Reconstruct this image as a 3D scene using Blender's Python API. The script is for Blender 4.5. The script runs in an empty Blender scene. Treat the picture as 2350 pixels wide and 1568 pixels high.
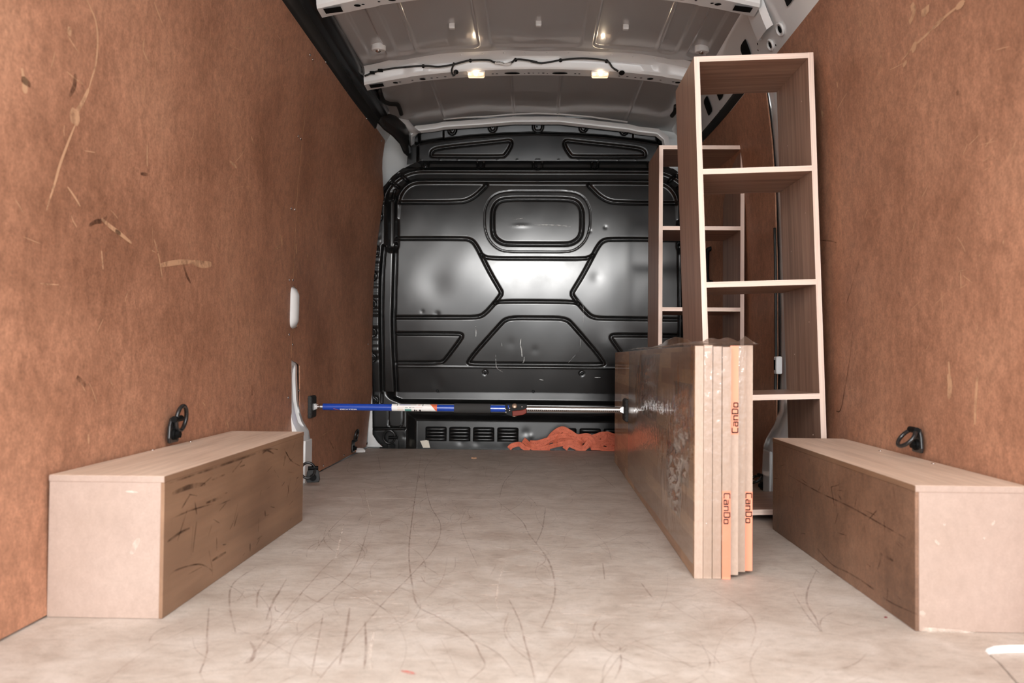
import bpy, math, random
import numpy as np
from mathutils import Vector, Matrix

random.seed(7)
rng = np.random.default_rng(11)
SC = bpy.context.scene
COL = SC.collection

# ------------------------------------------------------------------ camera
F, CX, CY, CAMH = 1850.0, 1175.0, 784.0, 0.485          # focal length in pixels of the 2350x1568 frame
YAW, PITCH, ROLL = map(math.radians, (1.55, 1.18, 0.5))
fwd = Vector((-math.sin(YAW)*math.cos(PITCH), math.cos(YAW)*math.cos(PITCH), math.sin(PITCH)))
rt0 = fwd.cross(Vector((0, 0, 1))).normalized()
up0 = rt0.cross(fwd)
RT = math.cos(ROLL)*rt0 + math.sin(ROLL)*up0
UP = -math.sin(ROLL)*rt0 + math.cos(ROLL)*up0
cam_d = bpy.data.cameras.new('camera')
cam = bpy.data.objects.new('camera', cam_d)
COL.objects.link(cam)
cam.matrix_world = Matrix(((RT.x, UP.x, -fwd.x, 0), (RT.y, UP.y, -fwd.y, 0), (RT.z, UP.z, -fwd.z, CAMH), (0, 0, 0, 1)))
cam_d.sensor_width = 36.0
cam_d.lens = F/2350.0*36.0
cam_d.clip_start = 0.05
cam_d.dof.use_dof = True
cam_d.dof.focus_distance = 3.2
cam_d.dof.aperture_fstop = 4.5
SC.camera = cam

# ------------------------------------------------------------------ light and exposure
world = bpy.data.worlds.new('overcast_sky')
SC.world = world
world.use_nodes = True
bg = world.node_tree.nodes['Background']
bg.inputs[0].default_value = (0.97, 0.985, 1.0, 1)
bg.inputs[1].default_value = 1.9
# added low wide sun, stands in for an unseen bright source behind the van
sun_d = bpy.data.lights.new('standin_sun', 'SUN')
sun_d.energy = 0.36
sun_d.angle = math.radians(7)
sun_d.color = (1.0, .985, .96)
sun = bpy.data.objects.new('standin_sun', sun_d)
COL.objects.link(sun)
sun.rotation_euler = (math.radians(90-6.2), 0, math.radians(0))
vs = SC.view_settings
vs.view_transform = 'Standard'
vs.look = 'None'
vs.gamma = 1.0
vs.use_curve_mapping = False
vs.exposure = 1.6


# ------------------------------------------------------------------ measuring helpers
def ray(px, py):
    return RT*((px-CX)/F) - UP*((py-CY)/F) + fwd


def at(px, py, Y):
    d = ray(px, py)
    p = d*(Y/d.y)
    return Vector((p.x, p.y, p.z+CAMH))


def on_floor(px, py, z=0.0):
    d = ray(px, py)
    p = d*((z-CAMH)/d.z)
    return Vector((p.x, p.y, z))


PZ = [-0.1, 0, .25, .5, .8, 1.1, 1.3, 1.5, 1.68, 1.8]
PX = [.893, .893, .903, .908, .905, .895, .880, .855, .818, .790]


def smooth(a, b, t):
    t = np.clip((t-a)/(b-a), 0, 1)
    return t*t*(3-2*t)


def wallw(Y, z):
    """half width of the lined load space"""
    w = np.interp(z, PZ, PX)
    t = smooth(3.45, 4.3, Y)
    w = w - t*np.interp(z, [0, .3, .9, 1.34, 1.55, 1.68], [.0, .042, .04, .062, .022, .012])
    return w


def on_wall(px, py, side, off=0.0):
    """the point of a lined side wall that the line of sight meets"""
    d = ray(px, py)
    lo, hi = 0.3, 6.0
    for _ in range(60):
        m = (lo+hi)/2
        x = d.x*m/d.y
        z = CAMH+d.z*m/d.y
        if side*x < float(wallw(m, z)):
            lo = m
        else:
            hi = m
    z = CAMH+d.z*lo/d.y
    return Vector((side*(float(wallw(lo, z))-off), lo, z))


# ------------------------------------------------------------------ mesh helpers
class MB:
    def __init__(s):
        s.v, s.f = [], []

    def add(s, vs_, fs):
        n = len(s.v)
        s.v += [tuple(p) for p in vs_]
        s.f += [tuple(i+n for i in q) for q in fs]
        return s

    def box(s, a, b):
        x0, y0, z0 = a
        x1, y1, z1 = b
        return s.add([(x0, y0, z0), (x1, y0, z0), (x1, y1, z0), (x0, y1, z0), (x0, y0, z1), (x1, y0, z1), (x1, y1, z1), (x0, y1, z1)],
                     [(3, 2, 1, 0), (4, 5, 6, 7), (0, 1, 5, 4), (1, 2, 6, 5), (2, 3, 7, 6), (3, 0, 4, 7)])

    def tube(s, path, r, n=10, cap=True, closed=False):
        P = [Vector(p) for p in path]
        N = len(P)
        rr = r if isinstance(r, (list, tuple)) else [r]*N
        prev = None
        vs_, fs = [], []
        for i, p in enumerate(P):
            if closed:
                t = (P[(i+1) % N]-P[i-1]).normalized()
            else:
                t = (P[min(i+1, N-1)]-P[max(i-1, 0)]).normalized()
            if prev is None:
                a = Vector((0, 0, 1)) if abs(t.z) < .9 else Vector((1, 0, 0))
                u = t.cross(a).normalized()
            else:
                u = (prev-t*prev.dot(t)).normalized()
            prev = u
            w = t.cross(u)
            for k in range(n):
                c = 2*math.pi*k/n
                vs_.append(p+(u*math.cos(c)+w*math.sin(c))*rr[i])
        M = N if closed else N-1
        for i in range(M):
            j = (i+1) % N
            for k in range(n):
                k2 = (k+1) % n
                fs.append((i*n+k, i*n+k2, j*n+k2, j*n+k))
        if cap and not closed:
            fs.append(tuple(range(n-1, -1, -1)))
            fs.append(tuple((N-1)*n+k for k in range(n)))
        return s.add(vs_, fs)

    def grid(s, P, nu, nv, flip=False):
        fs = []
        for i in range(nu-1):
            for j in range(nv-1):
                q = (i*nv+j, (i+1)*nv+j, (i+1)*nv+j+1, i*nv+j+1)
                fs.append(q[::-1] if flip else q)
        return s.add(P, fs)

    def prism(s, poly, axis, a, b):
        """poly of 2-D points, extruded along axis (0,1,2) from a to b"""
        def m(p, t):
            l = list(p)
            l.insert(axis, t)
            return l
        n = len(poly)
        vs_ = [m(p, a) for p in poly]+[m(p, b) for p in poly]
        fs = [tuple(range(n-1, -1, -1)), tuple(range(n, 2*n))]
        fs += [(i, (i+1) % n, (i+1) % n+n, i+n) for i in range(n)]
        return s.add(vs_, fs)

    def dome(s, c, n, r, h=.5, seg=10, rings=3):
        """low dome (screw or bolt head) at c facing n"""
        n = Vector(n).normalized()
        a = Vector((0, 0, 1)) if abs(n.z) < .9 else Vector((1, 0, 0))
        u = n.cross(a).normalized()
        w = n.cross(u)
        c = Vector(c)
        vs_, fs = [], []
        for i in range(rings):
            t = i/rings*math.pi/2
            for k in range(seg):
                g = 2*math.pi*k/seg
                vs_.append(c+(u*math.cos(g)+w*math.sin(g))*r*math.cos(t)+n*r*h*math.sin(t))
        vs_.append(c+n*r*h)
        for i in range(rings-1):
            for k in range(seg):
                k2 = (k+1) % seg
                fs.append((i*seg+k, i*seg+k2, (i+1)*seg+k2, (i+1)*seg+k))
        for k in range(seg):
            fs.append(((rings-1)*seg+k, (rings-1)*seg+(k+1) % seg, rings*seg))
        fs.append(tuple(range(seg-1, -1, -1)))
        return s.add(vs_, fs)

    def build(s, name, mat, parent=None, local=False, sm=False, bevel=0, solid=0, auto=None):
        me = bpy.data.meshes.new(name)
        off = Vector((0, 0, 0))
        if parent is not None and not local:
            p = parent
            while p is not None:
                off += p.location
                p = p.parent
        V = [(a-off.x, b-off.y, c-off.z) for a, b, c in s.v]
        me.from_pydata(V, [], s.f)
        me.update()
        if sm:
            me.polygons.foreach_set('use_smooth', [True]*len(me.polygons))
            if auto:
                me.set_sharp_from_angle(angle=math.radians(auto))
        me.materials.append(mat)
        o = bpy.data.objects.new(name, me)
        COL.objects.link(o)
        o.parent = parent
        if bevel:
            b = o.modifiers.new('bevel', 'BEVEL')
            b.width = bevel
            b.segments = 2
            b.limit_method = 'ANGLE'
        if solid:
            b = o.modifiers.new('solid', 'SOLIDIFY')
            b.thickness = solid
            b.offset = 0
        return o


def tag(o, label=None, cat=None, group=None, kind=None):
    if label:
        o['label'] = label
    if cat:
        o['category'] = cat
    if group:
        o['group'] = group
    if kind:
        o['kind'] = kind
    return o


def empty(name, loc=(0, 0, 0), rot=(0, 0, 0)):
    o = bpy.data.objects.new(name, None)
    o.empty_display_size = .05
    o.location = loc
    o.rotation_euler = rot
    COL.objects.link(o)
    return o


def share(proto, parent, loc, rot=None):
    c = proto.copy()
    COL.objects.link(c)
    c.parent = parent
    c.location = loc
    if rot is not None:
        c.rotation_euler = rot
    return c


def spline(P, k=6, closed=False):
    P = [Vector(p) for p in P]
    n = len(P)
    out = []
    M = n if closed else n-1
    for i in range(M):
        if closed:
            a, b, c, d = P[i-1], P[i], P[(i+1) % n], P[(i+2) % n]
        else:
            a, b, c, d = P[max(i-1, 0)], P[i], P[i+1], P[min(i+2, n-1)]
        for j in range(k):
            t = j/k
            out.append(.5*((2*b)+(c-a)*t+(2*a-5*b+4*c-d)*t*t+(3*b-a-3*c+d)*t**3))
    if not closed:
        out.append(P[-1])
    return out


# ------------------------------------------------------------------ materials
def lin(r, g, b):
    def f(c):
        c /= 255.
        return c/12.92 if c <= .04045 else ((c+.055)/1.055)**2.4
    return (f(r), f(g), f(b), 1)


def mat(name, col=(.5, .5, .5, 1), rough=.5, metal=0, spec=.5, coat=0, coat_rough=.05, emit=None, estr=0):
    m = bpy.data.materials.new(name)
    m.use_nodes = True
    b = m.node_tree.nodes['Principled BSDF']
    b.inputs['Base Color'].default_value = col
    b.inputs['Roughness'].default_value = rough
    b.inputs['Metallic'].default_value = metal
    b.inputs['Specular IOR Level'].default_value = spec
    b.inputs['Coat Weight'].default_value = coat
    b.inputs['Coat Roughness'].default_value = coat_rough
    if emit:
        b.inputs['Emission Color'].default_value = emit
        b.inputs['Emission Strength'].default_value = estr
    return m


class NT:
    """small node helper"""
    def __init__(s, m):
        s.t = m.node_tree
        s.b = s.t.nodes['Principled BSDF']
        s.tc = s.t.nodes.new('ShaderNodeTexCoord')

    def n(s, typ, **kw):
        o = s.t.nodes.new(typ)
        for k, v in kw.items():
            setattr(o, k, v)
        return o

    def l(s, a, b):
        s.t.links.new(a, b)

    def coords(s, scale=(1, 1, 1), rot=(0, 0, 0), src='Object'):
        mp = s.n('ShaderNodeMapping')
        mp.inputs['Scale'].default_value = scale
        mp.inputs['Rotation'].default_value = rot
        s.l(s.tc.outputs[src], mp.inputs[0])
        return mp.outputs[0]

    def noise(s, vec, scale=5, detail=4, rough=.55, dist=0):
        o = s.n('ShaderNodeTexNoise')
        o.inputs['Scale'].default_value = scale
        o.inputs['Detail'].default_value = detail
        o.inputs['Roughness'].default_value = rough
        o.inputs['Distortion'].default_value = dist
        s.l(vec, o.inputs['Vector'])
        return o.outputs['Fac']

    def ramp(s, fac, stops):
        o = s.n('ShaderNodeValToRGB')
        e = o.color_ramp.elements
        while len(e) < len(stops):
            e.new(.5)
        for i, (p, c) in enumerate(stops):
            e[i].position = p
            e[i].color = c
        s.l(fac, o.inputs[0])
        return o.outputs[0]

    def mix(s, fac, a, b, blend='MIX'):
        o = s.n('ShaderNodeMix', data_type='RGBA', blend_type=blend)
        for sock, val in ((o.inputs[0], fac), (o.inputs[6], a), (o.inputs[7], b)):
            if isinstance(val, (int, float)):
                sock.default_value = val
            elif isinstance(val, tuple):
                sock.default_value = val
            else:
                s.l(val, sock)
        return o.outputs[2]

    def bump(s, h, strength=.2, dist=.002):
        o = s.n('ShaderNodeBump')
        o.inputs['Strength'].default_value = strength
        o.inputs['Distance'].default_value = dist
        s.l(h, o.inputs['Height'])
        s.l(o.outputs[0], s.b.inputs['Normal'])

    def color(s, c):
        s.l(c, s.b.inputs['Base Color'])

    def rough(s, fac, a, b):
        o = s.n('ShaderNodeMapRange')
        o.inputs[3].default_value = a
        o.inputs[4].default_value = b
        s.l(fac, o.inputs[0])
        s.l(o.outputs[0], s.b.inputs['Roughness'])


def fibre_board(name, dark, mid, pale, rough=(.38, .55), scale=1.0, spec=.5, k=1.0):
    """pressed board with a fine mottled fibre pattern and soft stains"""
    m = mat(name, mid)
    g = NT(m)
    v = g.coords()
    big = g.noise(v, 2.2*scale, 4, .6)
    fine = g.noise(v, 160*scale, 3, .7)
    mid_n = g.noise(g.coords((1, 1, .7)), 45*scale, 4, .7)
    lo = lambda t: (1-t*k,)*3+(1,)
    c1 = g.ramp(big, [(.3, dark), (.52, mid), (.75, pale)])
    c2 = g.ramp(mid_n, [(.3, lo(.30)), (.7, lo(-.12))])
    c3 = g.ramp(fine, [(.3, lo(.24)), (.7, lo(-.12))])
    c = g.mix(1.0, g.mix(1.0, c1, c2, 'MULTIPLY'), c3, 'MULTIPLY')
    g.color(c)
    g.rough(mid_n, *rough)
    g.bump(fine, .12, .001)
    g.b.inputs['Specular IOR Level'].default_value = spec
    return m


def grain_wood(name, axis, cols, scale=1.0, rough=.45, stretch=14, blot=.35):
    """straight-grained wood; axis is the direction the grain runs along"""
    m = mat(name, cols[1], rough)
    g = NT(m)
    sc = [stretch*scale]*3
    sc[axis] = 0.9*scale
    v = g.coords(tuple(sc))
    a = g.noise(v, 2.2, 6, .62, .35)
    sc2 = [stretch*6*scale]*3
    sc2[axis] = 2.0*scale
    b = g.noise(g.coords(tuple(sc2)), 2.0, 3, .6)
    bl = g.noise(g.coords(), 3.0, 3, .5)
    c = g.ramp(a, [(.28, cols[0]), (.5, cols[1]), (.72, cols[2])])
    c = g.mix(1.0, c, g.ramp(b, [(.3, (.80, .79, .78, 1)), (.7, (1.1, 1.1, 1.1, 1))]), 'MULTIPLY')
    c = g.mix(blot, c, g.ramp(bl, [(.3, cols[0]), (.7, cols[2])]))
    g.color(c)
    g.bump(b, .08, .001)
    return m


M = {}
M['board'] = fibre_board('brown_faced_board', lin(158, 111, 86), lin(186, 134, 106), lin(200, 148, 118), (.42, .56), 1.0, .2)
M['board_edge'] = mat('raw_board_edge', lin(200, 150, 115), .7)
M['mdf'] = fibre_board('pink_mdf', lin(164, 143, 130), lin(170, 149, 137), lin(176, 156, 144), (.7, .85), 1.6, .3, .28)
M['worn_ply'] = grain_wood('worn_plywood', 1, [lin(96, 70, 52), lin(130, 98, 74), lin(154, 120, 94)], .55, .5, 9, .5)
M['worn_side'] = fibre_board('scuffed_board_side', lin(104, 76, 58), lin(136, 102, 80), lin(156, 122, 98), (.45, .65), 1.3)
M['box_top'] = grain_wood('box_top_ply', 1, [lin(192, 164, 142), lin(216, 190, 168), lin(228, 204, 184)], 1.2, .55, 12)
def floor_mat():
    m = mat('floor_plywood', lin(190, 174, 161), .5, spec=.2)
    g = NT(m)
    big = g.noise(g.coords((2.2, 2.6, 1)), 3.4, 8, .66, .4)
    med = g.noise(g.coords((14, 26, 14)), 2.4, 7, .72, .5)
    fine = g.noise(g.coords((120, 240, 120)), 2.0, 3, .7)
    c = g.ramp(big, [(.28, lin(172, 156, 143)), (.5, lin(192, 179, 167)), (.72, lin(206, 195, 185))])
    c = g.mix(1.0, c, g.ramp(med, [(.25, (.76, .74, .72, 1)), (.5, (1, 1, 1, 1)), (.75, (1.10, 1.10, 1.10, 1))]), 'MULTIPLY')
    c = g.mix(1.0, c, g.ramp(fine, [(.3, (.86, .85, .84, 1)), (.7, (1.07, 1.07, 1.07, 1))]), 'MULTIPLY')
    g.color(c)
    g.rough(med, .42, .62)
    g.bump(fine, .08, .0008)
    return m


M['floor'] = floor_mat()
M['floor_edge'] = mat('plywood_edge', lin(205, 180, 158), .7)
M['walnut_z'] = grain_wood('brown_laminate_upright', 2, [lin(132, 101, 84), lin(172, 137, 117), lin(194, 160, 140)], 1.0, .4, 22, .15)
M['walnut_x'] = grain_wood('brown_laminate_shelf', 0, [lin(132, 101, 84), lin(172, 137, 117), lin(194, 160, 140)], 1.0, .4, 22, .15)
M['band_z'] = grain_wood('pale_edge_band_upright', 2, [lin(226, 196, 178), lin(238, 212, 196), lin(246, 224, 210)], 1.0, .5, 40, .1)
M['band_x'] = grain_wood('pale_edge_band_shelf', 0, [lin(226, 196, 178), lin(238, 212, 196), lin(246, 224, 210)], 1.0, .5, 40, .1)
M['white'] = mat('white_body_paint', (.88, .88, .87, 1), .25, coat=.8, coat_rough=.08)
M['roof'] = mat('shaded_roof_paint', (.50, .49, .48, 1), .22, coat=.6, coat_rough=.06)  # white paint greyed down, the roof's shade is put into the colour
M['hole'] = mat('dark_opening', (.008, .008, .008, 1), .9, spec=.1)
M['blackplastic'] = mat('black_plastic', (.006, .006, .006, 1), .5, spec=.12)
M['blackgloss'] = mat('glossy_black_cover', (.018, .018, .018, 1), .22, spec=.6)
M['rubber'] = mat('black_rubber', (.014, .014, .013, 1), .6)
M['foam'] = mat('black_foam', (.040, .039, .038, 1), .95, spec=.2)
M['steel'] = mat('zinc_steel', (.62, .61, .60, 1), .28, 1.0)
M['chrome'] = mat('bright_steel', (.75, .74, .73, 1), .16, 1.0)
M['blue'] = mat('blue_enamel', (.010, .055, .36, 1), .25, coat=.5)
M['orange_plastic'] = mat('orange_red_plastic', (.17, .022, .010, 1), .5, spec=.2)
M['bronze'] = mat('brown_metal_knob', (.30, .21, .15, 1), .35, .6)
M['ink'] = mat('dark_ink', (.012, .010, .010, 1), .6, spec=.1)
M['white_ink'] = mat('white_ink', (.85, .85, .85, 1), .5)
M['orange_ink'] = mat('orange_ink', (.62, .12, .04, 1), .5)
M['teal_ink'] = mat('teal_ink', (.14, .36, .32, 1), .5)
M['tan_ink'] = mat('tan_ink', (.62, .42, .2, 1), .5)
M['blue_ink'] = mat('blue_ink', (.05, .06, .25, 1), .5)
M['paper'] = mat('white_paper', (.82, .80, .77, 1), .7)
M['tape'] = mat('cream_tape', (.68, .62, .52, 1), .7)
M['peach'] = mat('peach_label', lin(236, 142, 110), .55)
M['leaf'] = mat('dry_leaf', (.12, .045, .022, 1), .8)
M['chip'] = mat('wood_chip', (.42, .24, .14, 1), .8)
M['ground'] = mat('concrete_yard', (.36, .35, .335, 1), .9)


def black_sheet():
    m = mat('black_painted_sheet', (.010, .010, .010, 1), .3, spec=.5)
    g = NT(m)
    v = g.coords()
    a = g.noise(v, 7, 5, .6)
    b = g.noise(v, 420, 2, .5)
    sc = g.noise(g.coords((60, 60, 2.5)), 2.5, 3, .6)
    g.color(g.ramp(a, [(.35, (.006, .006, .006, 1)), (.7, (.013, .0125, .012, 1))]))
    g.rough(a, .18, .27)
    g.bump(b, .06, .0006)
    return m


M['black'] = black_sheet()


def strap_mat():
    m = mat('orange_webbing', (.72, .155, .075, 1), .75)
    g = NT(m)
    a = g.noise(g.coords(), 30, 4, .6)
    b = g.noise(g.coords(), 900, 1, .5)
    g.color(g.ramp(a, [(.3, (.52, .11, .055, 1)), (.7, (.78, .20, .11, 1))]))
    g.bump(b, .3, .001)
    return m


M['strap'] = strap_mat()
M['strap_thread'] = mat('dark_stitching', (.16, .03, .018, 1), .8)


def board_face():
    """edge-glued staves under tight clear film"""
    m = mat('edge_glued_wood', lin(190, 150, 115), .42, coat=.35, coat_rough=.045)
    g = NT(m)
    mp = g.n('ShaderNodeMapping')
    mp.inputs['Rotation'].default_value = (0, math.radians(90), math.radians(90))
    g.l(g.tc.outputs['Object'], mp.inputs[0])
    sx = g.n('ShaderNodeSeparateXYZ')
    g.l(g.tc.outputs['Object'], sx.inputs[0])
    cb = g.n('ShaderNodeCombineXYZ')
    g.l(sx.outputs[1], cb.inputs[0])
    g.l(sx.outputs[2], cb.inputs[1])
    br = g.n('ShaderNodeTexBrick')
    br.inputs['Scale'].default_value = 1
    br.inputs['Mortar Size'].default_value = 0.0004
    br.inputs['Brick Width'].default_value = .34
    br.inputs['Row Height'].default_value = .042
    br.inputs['Color1'].default_value = (0, 0, 0, 1)
    br.inputs['Color2'].default_value = (1, 1, 1, 1)
    br.inputs['Mortar'].default_value = (.2, .2, .2, 1)
    g.l(cb.outputs[0], br.inputs['Vector'])
    gr = g.noise(g.coords((30, 3, 30)), 3, 5, .6, .4)
    c = g.ramp(br.outputs[0], [(0, lin(150, 108, 76)), (.5, lin(184, 142, 104)), (1, lin(206, 168, 130))])
    c = g.mix(1.0, c, g.ramp(gr, [(.3, (.75, .74, .72, 1)), (.7, (1.1, 1.1, 1.1, 1))]), 'MULTIPLY')
    g.color(c)
    return m


def board_end():
    m = mat('pale_end_grain', lin(236, 208, 184), .55)
    g = NT(m)
    sx = g.n('ShaderNodeSeparateXYZ')
    g.l(g.tc.outputs['Object'], sx.inputs[0])
    cb = g.n('ShaderNodeCombineXYZ')
    g.l(sx.outputs[2], cb.inputs[0])
    br = g.n('ShaderNodeTexBrick')
    br.inputs['Scale'].default_value = 1
    br.inputs['Mortar Size'].default_value = 0.0003
    br.inputs['Brick Width'].default_value = .043
    br.inputs['Row Height'].default_value = .5
    br.inputs['Color1'].default_value = (0, 0, 0, 1)
    br.inputs['Color2'].default_value = (1, 1, 1, 1)
    br.inputs['Mortar'].default_value = (.3, .3, .3, 1)
    g.l(cb.outputs[0], br.inputs['Vector'])
    oi = g.n('ShaderNodeObjectInfo')
    gr = g.noise(g.coords((60, 60, 25)), 3, 4, .6, .6)
    c = g.ramp(br.outputs[0], [(0, lin(158, 132, 116)), (.35, lin(176, 152, 135)), (1, lin(186, 163, 146))])
    c = g.mix(1.0, c, g.ramp(gr, [(.3, (.9, .89, .88, 1)), (.7, (1.05, 1.05, 1.05, 1))]), 'MULTIPLY')
    g.color(c)
    return m


M['board_face'] = board_face()
M['board_end'] = board_end()


def film_mat():
    m = bpy.data.materials.new('clear_plastic_film')
    m.use_nodes = True
    t = m.node_tree
    t.nodes.clear()
    out = t.nodes.new('ShaderNodeOutputMaterial')
    mx = t.nodes.new('ShaderNodeMixShader')
    tr = t.nodes.new('ShaderNodeBsdfTransparent')
    tr.inputs[0].default_value = (.97, .96, .95, 1)
    gl = t.nodes.new('ShaderNodeBsdfGlossy')
    gl.inputs['Roughness'].default_value = .06
    fr = t.nodes.new('ShaderNodeFresnel')
    fr.inputs['IOR'].default_value = 1.6
    mul = t.nodes.new('ShaderNodeMath')
    mul.operation = 'MULTIPLY'
    mul.inputs[1].default_value = .55
    mul.use_clamp = True
    tc = t.nodes.new('ShaderNodeTexCoord')
    ns = t.nodes.new('ShaderNodeTexNoise')
    ns.inputs['Scale'].default_value = 70
    ns.inputs['Detail'].default_value = 3
    bp = t.nodes.new('ShaderNodeBump')
    bp.inputs['Strength'].default_value = .35
    bp.inputs['Distance'].default_value = .004
    t.links.new(tc.outputs['Object'], ns.inputs['Vector'])
    t.links.new(ns.outputs['Fac'], bp.inputs['Height'])
    t.links.new(bp.outputs[0], gl.inputs['Normal'])
    t.links.new(fr.outputs[0], mul.inputs[0])
    t.links.new(mul.outputs[0], mx.inputs[0])
    t.links.new(tr.outputs[0], mx.inputs[1])
    t.links.new(gl.outputs[0], mx.inputs[2])
    df = t.nodes.new('ShaderNodeBsdfTranslucent')
    df.inputs[0].default_value = (.9, .88, .86, 1)
    m2 = t.nodes.new('ShaderNodeMixShader')
    m2.inputs[0].default_value = .06
    t.links.new(mx.outputs[0], m2.inputs[1])
    t.links.new(df.outputs[0], m2.inputs[2])
    t.links.new(m2.outputs[0], out.inputs[0])
    return m


M['film'] = film_mat()


def mark_mat(name, col, alpha, broken=18.0, rough=.6, lo=.35, hi=.62):
    """worn mark: patchy where the surface was rubbed"""
    m = mat(name, col, rough, spec=.2)
    g = NT(m)
    n = g.noise(g.coords(), broken, 4, .65)
    mr = g.n('ShaderNodeMapRange')
    mr.inputs[1].default_value = lo
    mr.inputs[2].default_value = hi
    mr.inputs[3].default_value = 0
    mr.inputs[4].default_value = alpha
    g.l(n, mr.inputs[0])
    g.l(mr.outputs[0], g.b.inputs['Alpha'])
    return m


M['m_pale'] = mark_mat('pale_scratch', lin(214, 168, 132), .85, lo=.22, hi=.5)
M['m_white'] = mark_mat('white_scrape', lin(236, 222, 208), .55, 30)
M['m_dark'] = mark_mat('dark_scuff', lin(52, 34, 24), .55)
M['m_brown'] = mark_mat('brown_floor_scuff', lin(128, 92, 76), .38, 30, lo=.30, hi=.70)
M['m_faint'] = mark_mat('faint_floor_scratch', lin(132, 100, 84), .26, 24, lo=.30, hi=.66)
M['m_lightfloor'] = mark_mat('pale_floor_rub', lin(244, 228, 214), .6, 22)
M['m_grey'] = mark_mat('bare_metal_scratch', lin(225, 225, 222), .85, 40)
M['m_red'] = mark_mat('red_paint_spot', lin(222, 110, 100), .8, 60)


def lens_mat():
    m = mat('lamp_lens', (.9, .85, .78, 1), .12, coat=.4)
    b = m.node_tree.nodes['Principled BSDF']
    g = NT(m)
    v = g.coords((26, 90, 40))
    n = g.noise(v, 1.0, 2, .5)
    c = g.ramp(n, [(.35, (.55, .30, .16, 1)), (.6, (1.0, .72, .46, 1))])
    g.l(c, b.inputs['Emission Color'])
    b.inputs['Emission Strength'].default_value = .6
    return m


M['lens'] = lens_mat()
M['bulb'] = mat('lit_bulb', (1, .9, .75, 1), .5, emit=(1, .80, .55, 1), estr=12)


# ================================================================== SETTING
g_o = MB().grid([(x, y, -.62) for x in (-14, 14) for y in (-16, 12)], 2, 2, True).build('ground', M['ground'])
tag(g_o, 'pale grey concrete yard below the van', 'ground', kind='structure')

Y_REAR, Y_FRONT = 0.60, 4.47

# ---- floor: painted steel pan with two plywood panels laid on it
floor = MB().box((-1.0, Y_REAR, -.06), (1.0, Y_FRONT, -.021)).build('floor', M['white'])
tag(floor, 'van load floor covered with pale worn plywood panels', kind='structure')
YS = 2.765
YF = 4.262
fr_ = .905
notch = [(fr_, 1.425), (.82, 1.418), (.79, 1.412), (.772, 1.40), (.761, 1.385), (.757, 1.36), (.755, 1.34), (.745, 1.30), (.72, 1.20), (.66, 1.0), (.60, .75)]
poly = [(-fr_, .75)] + notch[::-1] + [(fr_, YS-.0006), (-fr_, YS-.0006)]
MB().prism(poly, 2, -.02, 0).build('floor_panel', M['floor'], floor)
MB().prism([(-fr_, YS+.0006), (fr_, YS+.0006), (.875, YF), (-.875, YF)], 2, -.02, 0).build('floor_panel', M['floor'], floor)
# shallow cut-out by the rear sill: lower board, and rim coloured white for the light it catches
MB().prism([(.58, .75)]+[(a+.02, b+.02) for a, b in notch[::-1]]+[(fr_, .75)], 2, -.0205, -.0125).build('cutout_board', M['floor'], floor)
rim = MB()
rp = [Vector((a, b, 0)) for a, b in notch[:7]]
for a, b in zip(rp[:-1], rp[1:]):
    rim.add([(a.x, a.y-.0015, -.0125), (b.x, b.y-.0015, -.0125), (b.x, b.y-.0015, -.0005), (a.x, a.y-.0015, -.0005)], [(0, 1, 2, 3)])
rim.build('cutout_lit_rim', M['white'], floor, solid=.001)


# ---- side walls: painted body sheet with brown lining panels
def lining(parent, side, y0, y1, ztop, y_nodes=40, z_nodes=40, notchf=None):
    """a bowed lining panel; notchf(z) -> how far its rear edge is cut back"""
    th = .005
    zs = np.linspace(.004, ztop, z_nodes)
    mb = MB()
    for off in (0, th):
        P = []
        for i in range(y_nodes):
            for z in zs:
                a = y0 + (notchf(z) if notchf else 0)
                Y = a+(y1-a)*i/(y_nodes-1)
                P.append((side*(float(wallw(Y, z))+off), Y, z))
        mb.grid(P, y_nodes, z_nodes, flip=(side > 0) == (off == 0))
    n = y_nodes*z_nodes
    for j in range(z_nodes-1):
        mb.f.append((j, j+1, n+j+1, n+j))
        k = (y_nodes-1)*z_nodes+j
        mb.f.append((k, n+k, n+k+1, k+1))
    for i in range(y_nodes-1):
        a, b = i*z_nodes, (i+1)*z_nodes
        mb.f.append((a, n+a, n+b, b))
        a, b = a+z_nodes-1, b+z_nodes-1
        mb.f.append((a, b, n+b, n+a))
    return mb.build('lining_panel', M['board'], parent, sm=True, auto=40)


def body_side(name, side, ztop):
    zs = np.linspace(-.08, 1.80, 30)
    ys = np.linspace(Y_REAR, Y_FRONT+.02, 24)
    mb = MB()
    mb.grid([(side*(float(wallw(Y, z))+.05), Y, z) for Y in ys for z in zs], 24, 30, side > 0)
    return mb.build(name, M['white'], None, sm=True, solid=.012)


wall_l = body_side('wall_left', -1, 1.65)
tag(wall_l, 'left side wall of the van lined with brown faced board', kind='structure')
wall_r = body_side('wall_right', 1, 1.6)
tag(wall_r, 'right side wall of the van lined with brown faced board', kind='structure')

YSEAM = 3.0


def notch_left(z):
    d = .003
    if z < .475:
        d += .105*float(smooth(.475, .45, z))
    d += .075*float(smooth(.585, .60, z)*smooth(.755, .738, z))
    return d


def zl(Y):
    return 1.652


lp1 = lining(wall_l, -1, .61, YSEAM-.002, 1.652, 50, 40)
lp2 = lining(wall_l, -1, YSEAM, 4.30, 1.652, 36, 220, notch_left)
rp1 = lining(wall_r, 1, .61, 2.86, 1.612, 50, 40)
rp2 = lining(wall_r, 1, 3.02, 4.30, 1.572, 36, 60, lambda z: .003+.012*math.sin(z*3))
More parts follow.
